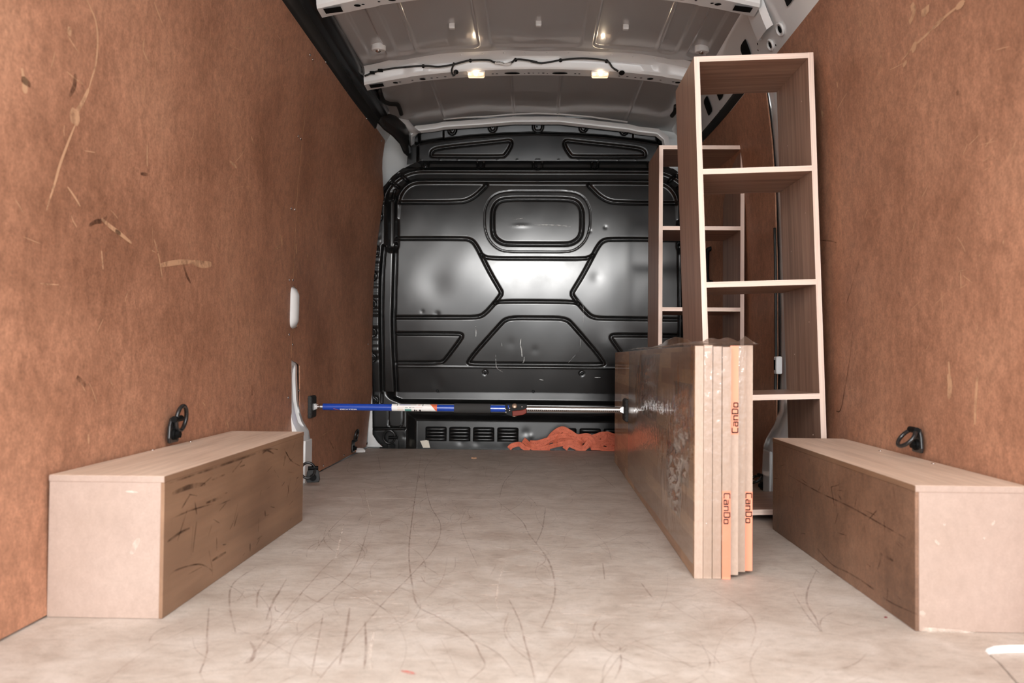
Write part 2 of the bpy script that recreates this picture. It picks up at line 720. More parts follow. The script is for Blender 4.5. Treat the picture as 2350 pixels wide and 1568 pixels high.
# pale raw edge that shows along the left seam
for side, Y0, z0, z1, par in ((-1, YSEAM, .765, 1.64, wall_l), (-1, YSEAM, .48, .585, wall_l)):
    P = []
    zz = np.linspace(z0, z1, 24)
    for z in zz:
        x = side*float(wallw(Y0, z))
        P += [(x-side*.0014, Y0-.001, z), (x+side*.003, Y0+.004, z)]
    MB().grid(P, 24, 2).build('raw_edge', M['board_edge'], par, sm=True)

# ---- pillars showing at the seams
def ribbon_wall(side, pts, dx):
    return [(side*(float(wallw(y, z))-dx), y, z) for y, z in pts]


def pillar_left():
    # lower white post, flaring inwards towards the floor
    zs = np.array([0, .06, .12, .17, .195, .215, .235, .27, .32, .40, .45, .475, .485])
    push = np.array([.03, .03, .03, .029, .026, .018, .010, .002, -.004, -.006, -.006, -.012, -.03])
    cut = np.array([.0, .0, .0, .0, .0, .0, .0, .0, .0, .0, .0, .02, .05])
    P = []
    prof = [(-.015, -.05), (-.012, -.004), (.002, 0), (.03, .001), (.036, -.014), (.062, -.014), (.068, .001), (.095, .001), (.104, -.004), (.108, -.05)]
    for z, p, c in zip(zs, push, cut):
        for dy, dn in prof:
            yy = YSEAM+dy
            slot = dn
            if dn == -.014 and not (.23 < z < .41):
                slot = .001
            P.append((-(float(wallw(yy, z))-p-slot), yy+(p*1.2 if dy > .0 else p*.4), z))
    MB().grid(P, len(zs), len(prof)).build('pillar_post', M['white'], wall_l, sm=True, auto=35)
    s = MB()
    for z0, z1 in ((.245, .40),):
        P = []
        for z in np.linspace(z0, z1, 8):
            p = float(np.interp(z, zs, push))
            for dy in (.040, .058):
                P.append((-(float(wallw(YSEAM+dy, z))-p+.011), YSEAM+dy+p*1.2, z))
        s.grid(P, 8, 2)
    s.build('pillar_slot', M['hole'], wall_l)
    MB().box((-.87, YSEAM+.03, .005), (-.859, YSEAM+.125, .165)).build('pillar_bracket', M['white'], wall_l, bevel=.003)
    # raised boss in the oblong opening
    P = []
    nu, nv = 22, 14
    for i in range(nu):
        z = .585+.165*i/(nu-1)
        ez = math.sin(math.pi*(i/(nu-1)))**.45
        for j in range(nv):
            t = -1+2*j/(nv-1)
            y = YSEAM+.012+.052*t
            h = (.030*(1-abs(t)**2.6))*min(1, 1.25*ez) - .012
            P.append((-(float(wallw(y, z))-h), y, z))
    MB().grid(P, nu, nv).build('pillar_boss', M['white'], wall_l, sm=True)
    rimp = []
    for t in np.linspace(0, 1, 13):
        z = .592+.15*t
        e = min(1, 3.2*min(t, 1-t))
        y = YSEAM+.012+.046*e
        rimp.append((-(float(wallw(y, z))-.006*e+.001), y, z))
    MB().tube(rimp, .0032, 8).build('boss_rim', M['white'], wall_l, sm=True)
    MB().grid([(-(float(wallw(y, z))+.006), y, z) for z in (.575, .765) for y in (YSEAM-.02, YSEAM+.1)], 2, 2).build('pillar_plate', M['white'], wall_l)


pillar_left()
JB = [(843, 1026, 878, 1026), (844, 1010, 866, 1015), (845, 996, 855, 998), (846, 900, 854, 900), (848, 820, 854, 820), (852, 740, 857, 740), (856, 660, 860, 660)]
MB().grid([tuple(at(x, y, 4.322)) for a_, b_, c_, d_ in JB for x, y in ((a_, b_), (c_, d_))], len(JB), 2).build('front_jamb', M['white'], wall_l, solid=.003)


def pillar_right():
    zs = np.array([0, .06, .12, .17, .195, .215, .25, .30, .40, .55, .7, .85, 1.0, 1.2, 1.4, 1.6])
    push = np.array([.045, .045, .045, .043, .036, .028, .012, -.002, -.004, -.004, -.004, -.004, -.004, -.006, -.008, -.010])
    prof = [(-.05, -.03), (-.02, .0), (.02, .004), (.06, .004), (.085, .0), (.12, -.004), (.15, -.006), (.19, -.02)]
    P = []
    for z, p in zip(zs, push):
        for dy, dn in prof:
            yy = 2.87+dy
            P.append((float(wallw(yy, z))-p-dn, yy+max(p, 0)*.6, z))
    MB().grid(P, len(zs), len(prof), True).build('pillar_post', M['white'], wall_r, sm=True, auto=50)
    seal = []
    for z in np.linspace(.34, .98, 20):
        seal.append((float(wallw(3.02, z))-.004, 3.022+.012*math.sin(z*3), z))
    MB().tube(seal, .0055, 8).build('pillar_seal', M['rubber'], wall_r, sm=True)
    b = MB()
    b.box((.874, 2.93, .435), (.897, 2.965, .50))
    b.build('pillar_striker', M['white'], wall_r, bevel=.006)
    MB().box((.872, 2.94, .45), (.875, 2.955, .487)).build('striker_slot', M['hole'], wall_r)
    MB().box((.842, 2.90, .005), (.852, 2.985, .16)).build('pillar_bracket', M['white'], wall_r, bevel=.004)


pillar_right()

# ---- screws on the lining panels
screw_p = MB().dome((0, 0, 0), (1, 0, 0), .0058, .55, 10, 3).build('screw', M['chrome'], lp1, local=True, sm=True)
first = True
SL = [(701, 61, lp1), (711, 126, lp1), (717, 137, lp2), (747, 142, lp2), (796, 210, lp2), (841, 272, lp2), (875, 323, lp2), (684, 313, lp1), (690, 319, lp2),
      (668, 479, lp1), (676, 481, lp2), (664, 643, lp1), (672, 643, lp2), (663, 768, lp1), (671, 791, lp2), (661, 913, lp1), (686, 897, lp2), (844, 790, lp2), (742, 1069, lp2), (789, 1045, lp2)]
for x, y, par in SL:
    p = on_wall(x, y, -1, .0003)
    if first:
        screw_p.location = p
        first = False
    else:
        share(screw_p, par, p)
for x, y, par in [(1818, 22, rp1), (1767, 118, rp1), (1698, 222, rp2), (1656, 275, rp2), (1616, 322, rp2)]:
    p = on_wall(x, y, 1, .0003)
    share(screw_p, par, p, (0, 0, math.pi))


# ---- ceiling: roof skin with pressed pads, bows, header, side rails
def zroof(x):
    return 1.806-.062*(abs(x)/.74)**2.2


def roof_skin():
    xs = np.arange(-.78, .7801, .004)
    ys = np.arange(2.2, 4.46, .007)
    X, Y = np.meshgrid(xs, ys, indexing='ij')
    Z = 1.806-.062*(np.abs(X)/.74)**2.2
    pads = [(-.19, .19), (.242, .50), (.512, .585), (.632, .70), (-.50, -.242), (-.585, -.512), (-.70, -.632)]
    for y0, y1 in ((2.86, 3.385),):
        for a, b in pads:
            cx_, hw = (a+b)/2, (b-a)/2
            cy_, hy = (y0+y1)/2, (y1-y0)/2
            qx = np.abs(X-cx_)-hw+.03
            qy = np.abs(Y-cy_)-hy+.03
            sd = np.hypot(np.maximum(qx, 0), np.maximum(qy, 0))+np.minimum(np.maximum(qx, qy), 0)-.03
            Z += .009*smooth(.005, -.004, sd)
    for gx in (-.49, -.117, .117, .49):
        Z += np.where(Y > 3.55, -.006*np.exp(-((X-gx)/.0055)**2), 0)
    Z += .0012*np.sin(X*9+1)*np.sin(Y*7)+.0008*np.sin(X*23+Y*5)
    mb = MB()
    mb.grid(np.stack([X, Y, Z], -1).reshape(-1, 3).tolist(), len(xs), len(ys), True)
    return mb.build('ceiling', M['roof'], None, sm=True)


ceil = roof_skin()
tag(ceil, 'white painted roof of the van seen from below', kind='structure')
# plain roof over the rear part, outside the picture, and the outer shell
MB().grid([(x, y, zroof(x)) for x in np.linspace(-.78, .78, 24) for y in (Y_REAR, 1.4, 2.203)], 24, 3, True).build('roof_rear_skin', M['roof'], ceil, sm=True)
MB().box((-1.0, Y_REAR, 1.83), (1.0, 4.55, 1.845)).build('outer_roof', M['white'], ceil)


def bow(y0, arch=0.0):
    name = 'roof_bow'
    prof = [(-.055, .004), (-.03, -.004), (-.012, -.012), (-.004, -.024), (0, -.052), (.008, -.063), (.075, -.066), (.083, -.060), (.092, -.03), (.105, .004)]
    xs = np.linspace(-.752, .752, 81)
    P = []
    for x in xs:
        e = float(smooth(.56, .72, abs(x)))
        dip = .010*e
        step = .006*float(smooth(.55, .56, abs(x)))
        for dy, dz in prof:
            wob = 0
            if dz == -.012:
                wob = -.005*float(smooth(.12, .13, abs(x)))*float(smooth(.5, .49, abs(x)))
            P.append((x, y0+dy+step, zroof(x)+dz*(1-.12*e)-dip+wob+arch*(1-(x/.752)**2)))
    b = MB().grid(P, 81, len(prof)).build(name, M['white'], ceil, sm=True, auto=28)
    # punched holes in the underside and the bearing face
    h = MB()

    def disc(x, yy, rx, ry):
        z = arch*(1-(x/.752)**2)+zroof(x)-.0660-(.010*float(smooth(.56, .72, abs(x))))-.0012+.066*.12*float(smooth(.56, .72, abs(x)))
        h.add([(x+rx*math.cos(a), yy+ry*math.sin(a), z) for a in np.linspace(0, 2*math.pi, 13)[:-1]], [tuple(range(12))])
    for sx in (-1, 1):
        for ax, r in ((.62, .012), (.60, .006), (.545, .005), (.50, .014), (.46, .006), (.435, .005), (.40, .006), (.365, .005), (.19, .005), (.172, .005), (.032, .006), (.012, .004)):
            disc(sx*ax, y0+.045, r, r*.8)
        disc(sx*.105, y0+.045, .035, .012)
        disc(sx*.05+.0, y0+.05, .003, .003)
    h.build('punched_holes', M['hole'], b)
    s = MB()
    for sx in (-1, 1):
        x = sx*.70
        zz = zroof(x)-.071
        s.add([(x-.03, y0+.012, zz-.0015+.004*sx), (x+.03, y0+.012, zz-.0015-.004*sx), (x+.03, y0+.05, zz-.0022-.004*sx), (x-.03, y0+.05, zz-.0022+.004*sx)], [(0, 1, 2, 3)])
    s.build('end_slot', M['hole'], b)
    # flange dots
    d = MB()
    for k in range(14):
        x = -.60+k*1.2/13
        d.dome((x, y0-.030, zroof(x)-.0045), (0, -.3, -1), .004, .4, 8, 2)
    d.build('spot_weld', M['white'], b, sm=True)
    return b


bow2 = bow(3.475)
bow1 = bow(2.705, .014)


def header():
    """white front header above the partition, its ends turning down"""
    yl = 4.33
    pts = [(930, 345), (932, 325), (936, 306), (955, 293), (1000, 288), (1018, 284), (1110, 278), (1180, 272), (1232, 272), (1285, 272), (1355, 280), (1445, 290), (1465, 295), (1510, 300), (1530, 316), (1534, 338), (1536, 350)]
    P = [at(x, y, yl) for x, y in pts]
    prof = [(.10, .014), (.03, .013), (0, .008), (-.006, -.004), (-.002, -.014), (.02, -.020)]
    V = []
    for i, p in enumerate(P):
        t = (P[min(i+1, len(P)-1)]-P[max(i-1, 0)]).normalized()
        nrm = Vector((-t.z, 0, t.x)).normalized()
        for dy, dn in prof:
            q = p+nrm*dn*1.35
            V.append((q.x, q.y+dy, q.z))
    return MB().grid(V, len(P), len(prof)).build('front_header', M['white'], ceil, sm=True, auto=40)


header()
# seam bead behind the header
MB().tube([at(x, y, 4.31) for x, y in [(1018, 274), (1060, 270), (1110, 268), (1178, 262), (1232, 260), (1286, 262), (1355, 268), (1440, 280)]], .0045, 8).build('seam_bead', M['white'], ceil, sm=True)


# side rails between roof skin and wall
def side_rail(side, par, ztop_wall):
    prof = []
    xs = [(.742, zroof(.742)+.002), (.752, 1.728), (.768, 1.712), (.80, 1.66), (.845, 1.555), (.86, 1.50)]
    ys = np.linspace(Y_REAR, 4.40, 30)
    P = [(side*(x+(.03 if side < 0 and z < 1.73 else 0)), y, z) for y in ys for x, z in xs]
    return MB().grid(P, 30, len(xs), side < 0).build('roof_rail', M['white'], par, sm=True, auto=40)


side_rail(-1, wall_l, 0)
rail_r = side_rail(1, wall_r, 0)


# perforations of the right rail
def rail_pt(Y, t):
    x = .778+(.838-.778)*t
    z = 1.695+(1.572-1.695)*t
    return Vector((x-.0022, Y, z-.0012))


for Y, t, wy, wt in [(3.06, .32, .05, .26), (3.22, .36, .045, .22), (3.50, .30, .05, .26), (3.72, .30, .05, .26), (3.95, .30, .05, .26), (2.55, .3, .05, .26)]:
    c = []
    for a in np.linspace(0, 2*math.pi, 17)[:-1]:
        cx_, sx_ = math.cos(a), math.sin(a)
        ex = .45
        c.append(rail_pt(Y+wy*math.copysign(abs(cx_)**ex, cx_)*.9+.02*sx_, t+wt*math.copysign(abs(sx_)**ex, sx_)))
    MB().add(c, [tuple(range(16))]).build('rail_opening', M['hole'], rail_r)
for k, (Y, t, r) in enumerate([(2.72, .75, .016), (2.84, .80, .014), (3.02, .86, .015), (3.10, .72, .005), (3.15, .62, .006), (2.95, .6, .005), (2.93, .48, .006), (2.80, .93, .005), (3.35, .8, .008), (3.42, .55, .006), (3.60, .8, .008), (3.85, .8, .007), (2.9, .30, .006)]):
    c = rail_pt(Y, t)
    n = Vector((-.89, 0, -.43))
    if r > .01:
        ringp = []
        u = Vector((0, 1, 0))
        w = n.cross(u).normalized()
        for a in np.linspace(0, 2*math.pi, 19)[:-1]:
            ringp.append(c+(u*math.cos(a)*1.25+w*math.sin(a))*r*1.25)
        MB().tube(ringp, .0045, 6, closed=True).build('rail_collar', M['white'], rail_r, sm=True)
    u = Vector((0, 1, 0))
    w = n.cross(u).normalized()
    MB().add([c+n*.0006+(u*math.cos(a)+w*math.sin(a))*r*.8 for a in np.linspace(0, 2*math.pi, 13)[:-1]], [tuple(range(12))]).build('rail_hole', M['hole'], rail_r)
# bracket where the rear bow meets the right rail
P = []
for i, (x, z, y) in enumerate([(.70, 1.748, 2.77), (.735, 1.735, 2.79), (.762, 1.705, 2.80), (.785, 1.655, 2.81), (.80, 1.625, 2.815)]):
    for dy, dx in ((-.07, .006), (-.055, -.012), (.045, -.014), (.06, .004)):
        P.append((x+dx, y+dy, z+dx*.6))
MB().grid(P, 5, 4, True).build('bow_bracket', M['white'], rail_r, sm=True, auto=40)
# black sealing strip on the top edge of the right front lining
tp = []
for Y in np.linspace(3.12, 4.22, 12):
    for dx, z in ((.004, 1.562), (-.006, 1.572), (-.004, 1.592), (.012, 1.606)):
        tp.append((float(wallw(Y, z))-.003+dx-(.010 if z > 1.57 else 0), Y, z))
MB().grid(tp, 12, 4, True).build('rail_strip', M['rubber'], wall_r, sm=True)


# left: black strip and moulded rail cover
def left_cover():
    ys = np.linspace(2.25, 4.04, 40)
    strip, cover = [], []
    for Y in ys:
        wz = float(wallw(Y, 1.645))
        for dx, z in ((.006, 1.640), (-.003, 1.644), (-.006, 1.655), (-.012, 1.676), (-.020, 1.684)):
            strip.append((-(wz+dx-.004), Y, z))
        s = .004*math.sin((Y-2.25)*5.2)
        for x, z in ((wz-.022, 1.682), (wz-.030, 1.698+s), (wz-.045, 1.705+s), (wz-.062, 1.706+s*.5), (.748, 1.716), (.742, 1.735)):
            cover.append((-x, Y, z))
    MB().grid(strip, 40, 5).build('rail_strip', M['rubber'], wall_l, sm=True)
    MB().grid(cover, 40, 6).build('rail_cover', M['blackgloss'], wall_l, sm=True)
    # moulded end of the cover, dropping to the partition corner
    outer = [(858, 272), (880, 297), (900, 312), (917, 330), (926, 350), (934, 358)]
    mid1 = [(862, 258), (886, 276), (908, 292), (924, 312), (932, 335), (938, 357)]
    inner = [(866, 238), (888, 252), (910, 268), (928, 285), (938, 305), (940, 350)]
    Ys = [4.03, 4.09, 4.15, 4.20, 4.25, 4.28]
    P = []
    for i in range(6):
        a = at(*outer[i], Ys[i]+.02)
        b = at(*mid1[i], Ys[i]-.02)
        c = at(*inner[i], Ys[i]+.02)
        for t in np.linspace(0, 1, 9):
            p = a*(1-t)**2+b*2*t*(1-t)+c*t*t
            P.append(p)
        P.append(c+Vector((0, .07, .01)))
    MB().grid([tuple(p) for p in P], 6, 10).build('cover_end', M['blackgloss'], wall_l, sm=True, solid=.003)
    # thin joint line
    MB().tube([at(x, y, 4.0) for x, y in [(848, 268), (860, 270), (869, 262), (871, 245), (869, 232)]], .0016, 6).build('cover_joint', M['blackplastic'], wall_l, sm=True)


left_cover()
# roof gutter lip beside the left cover with rounded hollows
lugs = [(868, 120), (1610, 124)]
for px, py in lugs:
    Yl = 2.6
    while at(px, py, Yl).z < zroof(at(px, py, Yl).x)-.022:
        Yl += .005
    c = at(px, py, Yl)
    lg = MB()
    lg.prism([(c.x+.032*math.cos(a)*(1.0 if math.cos(a) > 0 else .9), c.y+.024*math.sin(a)) for a in np.linspace(0, 2*math.pi, 21)[:-1]], 2, c.z+.006, c.z+.05)
    l_o = lg.build('roof_lug', M['white'], ceil, sm=True, auto=40, bevel=.004)
    MB().dome((c.x, c.y, c.z+.0055), (0, -.2, -1), .012, .5, 12, 3).build('bolt', M['chrome'], l_o, sm=True)
for px, py in [(1037, 62), (1236, 57), (1436, 65)]:
    Yl = 2.6
    while at(px, py, Yl).z < zroof(at(px, py, Yl).x)-.004:
        Yl += .005
    c = at(px, py, Yl)
    zc = zroof(c.x)+.004
    MB().box((c.x-.012, c.y-.010, zc-.014), (c.x+.012, c.y+.010, zc+.012)).build('roof_clip', M['white'], ceil, bevel=.004)


# ---- front: white body behind, black pressed steel partition in three sheets
wall_b = MB().box((-.97, Y_FRONT, -.05), (.97, Y_FRONT+.02, 1.80)).build('wall_back', M['white'])
tag(wall_b, 'front wall of the load space with black pressed steel partition', kind='structure')
YP = 4.33
XC = at(1232, 620, YP).x


def h2(px, py):
    """pixel -> (distance from the partition's centre line, height)"""
    p = at(px, py, YP)
    return (XC-p.x, p.z)


def r3(u, v):
    return h2(820+u/3.264, 270+v/3.264)


def r4(u, v):
    return h2(820+u/3.264, 620+v/3.264)


def chaikin(P, n=2, closed=False):
    P = [np.array(p, float) for p in P]
    for _ in range(n):
        Q = [] if closed else [P[0]]
        for a, b in zip(P, P[1:]+([P[0]] if closed else [])):
            Q += [a*.75+b*.25, a*.25+b*.75]
        if not closed:
            Q.append(P[-1])
        P = Q
    return np.array(P)


def seg_dist(A, Z, P):
    d = np.full(A.shape, 9.)
    for a, b in zip(P[:-1], P[1:]):
        ab = b-a
        L = max(ab@ab, 1e-12)
        t = np.clip(((A-a[0])*ab[0]+(Z-a[1])*ab[1])/L, 0, 1)
        d = np.minimum(d, np.hypot(A-a[0]-t*ab[0], Z-a[1]-t*ab[1]))
    return d


def inside(A, Z, P):
    r = np.zeros(A.shape, bool)
    n = len(P)
    for i in range(n):
        x0, y0 = P[i]
        x1, y1 = P[(i+1) % n]
        if y0 == y1:
            continue
        c = ((y0 > Z) != (y1 > Z)) & (A < (x1-x0)*(Z-y0)/(y1-y0)+x0)
        r ^= c
    return r


def groove(D, A, Z, pts, hw, dep, sm_=2, flat=.0):
    P = chaikin(pts, sm_)
    lo, hi = P.min(0)-hw*2.2, P.max(0)+hw*2.2
    ok = (A > lo[0]) & (A < hi[0]) & (Z > lo[1]) & (Z < hi[1])
    if ok.any():
        d = seg_dist(A[ok], Z[ok], P)
        D[ok] += dep*(np.clip(1-np.maximum(d-hw*flat, 0)/(hw*1.15), 0, 1)**1.25)


def sheet(name, outline, dfun, step=.0042):
    half = np.array(outline)
    full = np.vstack([half, [(-a, z) for a, z in half[::-1]]])
    a1 = half[:, 0].max()+step*2
    z0, z1 = half[:, 1].min()-step*2, half[:, 1].max()+step*2
    xs = np.arange(-a1, a1+step, step)
    zs = np.arange(z0, z1+step, step)
    X, Z = np.meshgrid(xs, zs, indexing='ij')
    ins = inside(X, Z, full)
    # squares with at least one corner inside
    keep = ins[:-1, :-1] | ins[1:, :-1] | ins[:-1, 1:] | ins[1:, 1:]
    used = np.zeros_like(ins)
    for i_, j_ in ((0, 0), (1, 0), (0, 1), (1, 1)):
        used[i_:X.shape[0]-1+i_, j_:X.shape[1]-1+j_] |= keep
    snap = used & ~ins
    px, pz = X[snap], Z[snap]
    best = np.full(px.shape, 9.)
    bx, bz = px.copy(), pz.copy()
    for i in range(len(full)):
        a, b = full[i], full[(i+1) % len(full)]
        ab = b-a
        L = max(ab@ab, 1e-12)
        t = np.clip(((px-a[0])*ab[0]+(pz-a[1])*ab[1])/L, 0, 1)
        qx, qz = a[0]+t*ab[0], a[1]+t*ab[1]
        d = np.hypot(px-qx, pz-qz)
        m = d < best
        best[m], bx[m], bz[m] = d[m], qx[m], qz[m]
    X[snap], Z[snap] = bx, bz
    D = dfun(np.abs(X), Z, X)
    idx = np.cumsum(used.ravel()).reshape(used.shape)-1
    V = np.stack([XC+X[used], YP+D[used], Z[used]], -1)
    I, J = np.nonzero(keep)
    Fq = np.stack([idx[I, J], idx[I+1, J], idx[I+1, J+1], idx[I, J+1]], -1)
    mb = MB()
    mb.v = [tuple(v) for v in V.tolist()]
    mb.f = [tuple(f) for f in Fq.tolist()]
    return mb.build(name, M['black'], wall_b, sm=True)


TABS_TOP = [r3(703, 72), r3(1010, 52), r3(1345, 50)]
TABS_LOW = [r3(505, 350), r3(922, 355), r3(1340, 357)]
FLANGE = [r3(182, 597), r3(128, 1190), r4(125, 258), r4(122, 468), r4(117, 657)]


def utab(D, A, Z, c, s=1.0):
    k = s*.0165
    for sg in (1, -1) if c[0] > .04 else (1,):
        pass
    pts = [(c[0]-k, c[1]+k*1.3), (c[0]-k, c[1]-k*.3), (c[0]-k*.6, c[1]-k), (c[0], c[1]-k*1.25), (c[0]+k*.6, c[1]-k), (c[0]+k, c[1]-k*.3), (c[0]+k, c[1]+k*1.3)]
    groove(D, A, Z, pts, .0055, .010, 1)


def waves(X, Z, a=1.0):
    return a*(.0010*np.sin(X*7.1+.6)*np.cos(Z*6.3+.4)+.0004*np.sin(X*13+Z*9)+.00015*np.sin(X*29-Z*17+2))


def dent(D, X, Z, c, r, amp, ax=1.0):
    D += .22*amp*np.exp(-(((X-c[0])/r/ax)**2+((Z-c[1])/r)**2))


def crown(z):
    """the pressed sheet is slightly crowned towards the load space"""
    return .11*(z-.96)**2-.030


def main_depth(A, Z, X):
    D = waves(X, Z)+crown(Z)
    G = [
        ([r3(318, 638), r3(760, 637), r3(830, 622), r3(890, 585), r3(935, 540), r3(968, 505)], .011, .012),
        ([r3(1345, 612), r3(1120, 612), r3(1050, 632), r3(1018, 690), r3(1014, 740), r3(1014, 850), r3(1030, 905), r3(1085, 945), r3(1140, 952), r3(1345, 953)], .0115, .014),
        ([r3(1345, 553), r3(1100, 553), r3(1005, 590), r3(958, 680), r3(955, 750), r3(955, 830), r3(985, 925), r3(1055, 992), r3(1130, 1010), r3(1345, 1010)], .0035, .004),
        ([r3(296, 910), r3(800, 908), r3(860, 922), r3(895, 965), r3(935, 1045), r3(1000, 1175), r3(1065, 1285), r3(1084, 1320), r3(1062, 1352), r4(1030, 250), r4(970, 318), r4(925, 350), r4(860, 358), r4(296, 357)], .010, .012),
        ([r3(930, 1030), r3(955, 1048), r3(1000, 1059), r3(1345, 1060)], .0085, .010),
        ([r4(1030, 252), r4(1062, 238), r4(1345, 238)], .009, .011),
        ([r4(1345, 361), r4(1175, 360), r4(1110, 372), r4(1070, 410), r4(822, 688), r4(850, 704), r4(1345, 706)], .010, .012),
        ([r4(296, 478), r4(755, 478), r4(790, 490), r4(772, 525), r4(655, 678), r4(625, 697), r4(296, 695)], .010, .012),
        ([r4(296, 722), r4(1345, 731)], .004, -.004),
    ]
    for p, hw, dp in G:
        groove(D, A, Z, p, hw, dp)
    # rolled beads along the top, turning down the sides
    B = [([r3(1345, 402), r3(520, 398), r3(430, 404), r3(350, 432), r3(270, 492), r3(222, 560), r3(205, 640)], .013, -.013),
         ([r3(1345, 484), r3(500, 478), r3(400, 492), r3(335, 555), r3(303, 640), r3(300, 760)], .014, -.014)]
    for p, hw, dp in B:
        groove(D, A, Z, p, hw, dp, 2, .0)
    # side channel and its outer wall
    groove(D, A, Z, [r3(262, 620), r3(262, 960)], .030, .030, 0, .3)
    groove(D, A, Z, [r4(292, -190), r4(282, 200), r4(272, 420), r4(288, 915)], .010, .022, 1, .3)
    groove(D, A, Z, [r4(205, -170), r4(183, 120), r4(183, 915)], .010, .026, 1, .3)
    # slots in the shoulder
    for a, b in (((255, 485), (315, 525)), ((318, 425), (378, 475)), ((285, 545), (262, 610))):
        groove(D, A, Z, [r3(*a), r3(*b)], .008, .014, 0)
    # strip under the top panel sits a little back
    zt = r3(1345, 378)[1]
    D += .012*smooth(zt, zt+.004, Z)
    for c in TABS_LOW:
        utab(D, A, Z, c)
    for c in FLANGE:
        groove(D, A, Z, [(c[0]-.017*math.cos(t)+.002, c[1]+.019*math.sin(t)) for t in np.linspace(-1.5, 1.5, 9)], .006, .012, 0)
    for u, v in ((165, 745), (146, 1005)):
        c = r3(u, v)
        groove(D, A, Z, [(c[0]-.020*math.cos(t)+.003, c[1]+.026*math.sin(t)) for t in np.linspace(-1.5, 1.5, 9)], .005, .012, 0)
    for u, v in ((957, 768), (1683, 775)):
        c = r4(u, v)
        groove(D, -X, Z, [(c[0]+.012*math.cos(t), c[1]+.012*math.sin(t)) for t in np.linspace(0, 6.3, 17)], .003, .005, 0)
    # crumpled side flange
    fl = smooth(r4(185, 0)[0], r4(170, 0)[0], A)
    D += fl*(.0018*np.sin(Z*78+3*np.sin(Z*17))+.0008*np.sin(Z*190))*smooth(1.2, 1.0, Z)*smooth(.42, .5, Z)
    # knocks in the sheet
    for c, r, amp, sg in ((r4(600, 332), .014, .006, -1), (r4(490, 312), .010, .003, -1), (r3(1740, 858), .008, .004, 1), (r3(1855, 828), .009, .005, 1), (r4(600, 850), .03, .004, -1), (r4(1330, 600), .02, .003, -1), (r4(1790, 60), .03, .004, 1), (r4(1150, 550), .025, .003, -1)):
        dent(D, X, Z, (-c[0], c[1]), r, amp)
    c = r3(1230, 815)
    dent(D, X, Z, (-c[0], c[1]), .010, -.003, 4)
    c = r4(600, 130)
    dent(D, X, Z, (-c[0], c[1]), .085, .009)
    return D


main = sheet('partition_panel', [(0, r4(1345, 918)[1]), r4(110, 912), r4(103, 690), r3(105, 1380), r3(122, 1150), r3(150, 900), r3(163, 640), r3(178, 540), r3(215, 500), r3(262, 440), r3(330, 385), r3(395, 348), r3(440, 326), r3(475, 318), (0, r3(1345, 318)[1])], main_depth)


def top_depth(A, Z, X):
    D = waves(X, Z, .6)-.006-.05*(Z-1.53)
    arc = [r3(470, 207), r3(640, 182), r3(850, 158), r3(1100, 142), r3(1345, 135)]
    ax = [p[0] for p in arc][::-1]
    az = [p[1] for p in arc][::-1]
    zc = np.interp(A, ax, az)
    t = Z-zc
    D += .055*smooth(-.002, .035, t)-.10*np.clip(t-.035, 0, 1)
    groove(D, A, Z, [r3(575, 291), r3(553, 290), r3(560, 245), r3(640, 226), r3(1080, 183), r3(1150, 172), r3(1156, 210), r3(1108, 284), r3(1085, 294), r3(575, 291)], .0095, .011)
    a0 = r3(462, 0)[0]
    D += .03*smooth(a0-.004, a0+.012, A)
    # side lobes step
    a1 = r3(640, 0)[0]
    D += .012*smooth(a1+.004, a1-.004, A)*smooth(.012, .03, t)
    for c in TABS_TOP:
        utab(D, A, Z, c, 1.15)
    for u in (480, 620, 755, 905, 1050, 1197, 1342):
        c = r3(u, 320)
        D -= .002*np.exp(-((A-c[0])**2+(Z-c[1])**2)/.003**2)
    return D


top = sheet('partition_top', [(0, r3(1345, 327)[1]), r3(470, 324), r3(365, 345), r3(372, 270), r3(400, 205), r3(412, 180), r3(418, 120), r3(450, 85), r3(640, 55), r3(900, 25), (0, r3(1345, 15)[1])], top_depth)


def low_depth(A, Z, X):
    D = waves(X, Z, .8)+.040
    zt = r4(1345, 918)[1]
    # hollow below the upper sheet
    e = smooth(r4(205, 0)[0], r4(290, 0)[0], A)
    zb = np.interp(A, [0, r4(330, 0)[0], r4(250, 0)[0], r4(205, 0)[0]], [r4(0, 985)[1], r4(0, 985)[1], r4(0, 955)[1], r4(0, 925)[1]])
    D += .04*e*smooth(zb-.012, zb+.012, Z)
    # louvred recess
    ax0, zt0 = r4(378, 1090)
    sd = np.maximum(A-ax0, Z-zt0)
    D += .066*smooth(.018, -.035, sd)
    D += .012*smooth(r4(350, 0)[0]-.02, r4(380, 0)[0]-.01, A)*0
    groove(D, A, Z, [r4(222, 1020), r4(222, 1150), r4(232, 1183), r4(318, 1183), r4(331, 1150), r4(331, 1020)], .0032, .006, 1)
    groove(D, A, Z, [r4(98, 1196), r4(345, 1194)], .007, .012, 0)
    groove(D, A, Z, [r4(172, 925), r4(172, 1000)], .006, .014, 0)
    c = r4(122, 980)
    groove(D, A, Z, [(c[0]-.017*math.cos(t)+.002, c[1]+.019*math.sin(t)) for t in np.linspace(-1.5, 1.5, 9)], .006, .012, 0)
    for u, v, r, a in ((1260, 1230, .02, .006), (1300, 1260, .014, -.004), (760, 1300, .02, .005), (1120, 1300, .025, -.005), (345, 1255, .012, .006), (880, 1310, .02, .004)):
        cc = r4(u, v)
        dent(D, X, Z, (-cc[0], cc[1]), r, a)
    return D


low = sheet('partition_base', [(0, -.018), (r4(170, 0)[0], -.018), r4(160, 1320), r4(102, 1235), r4(103, 905), (0, r4(1345, 905)[1])], low_depth)

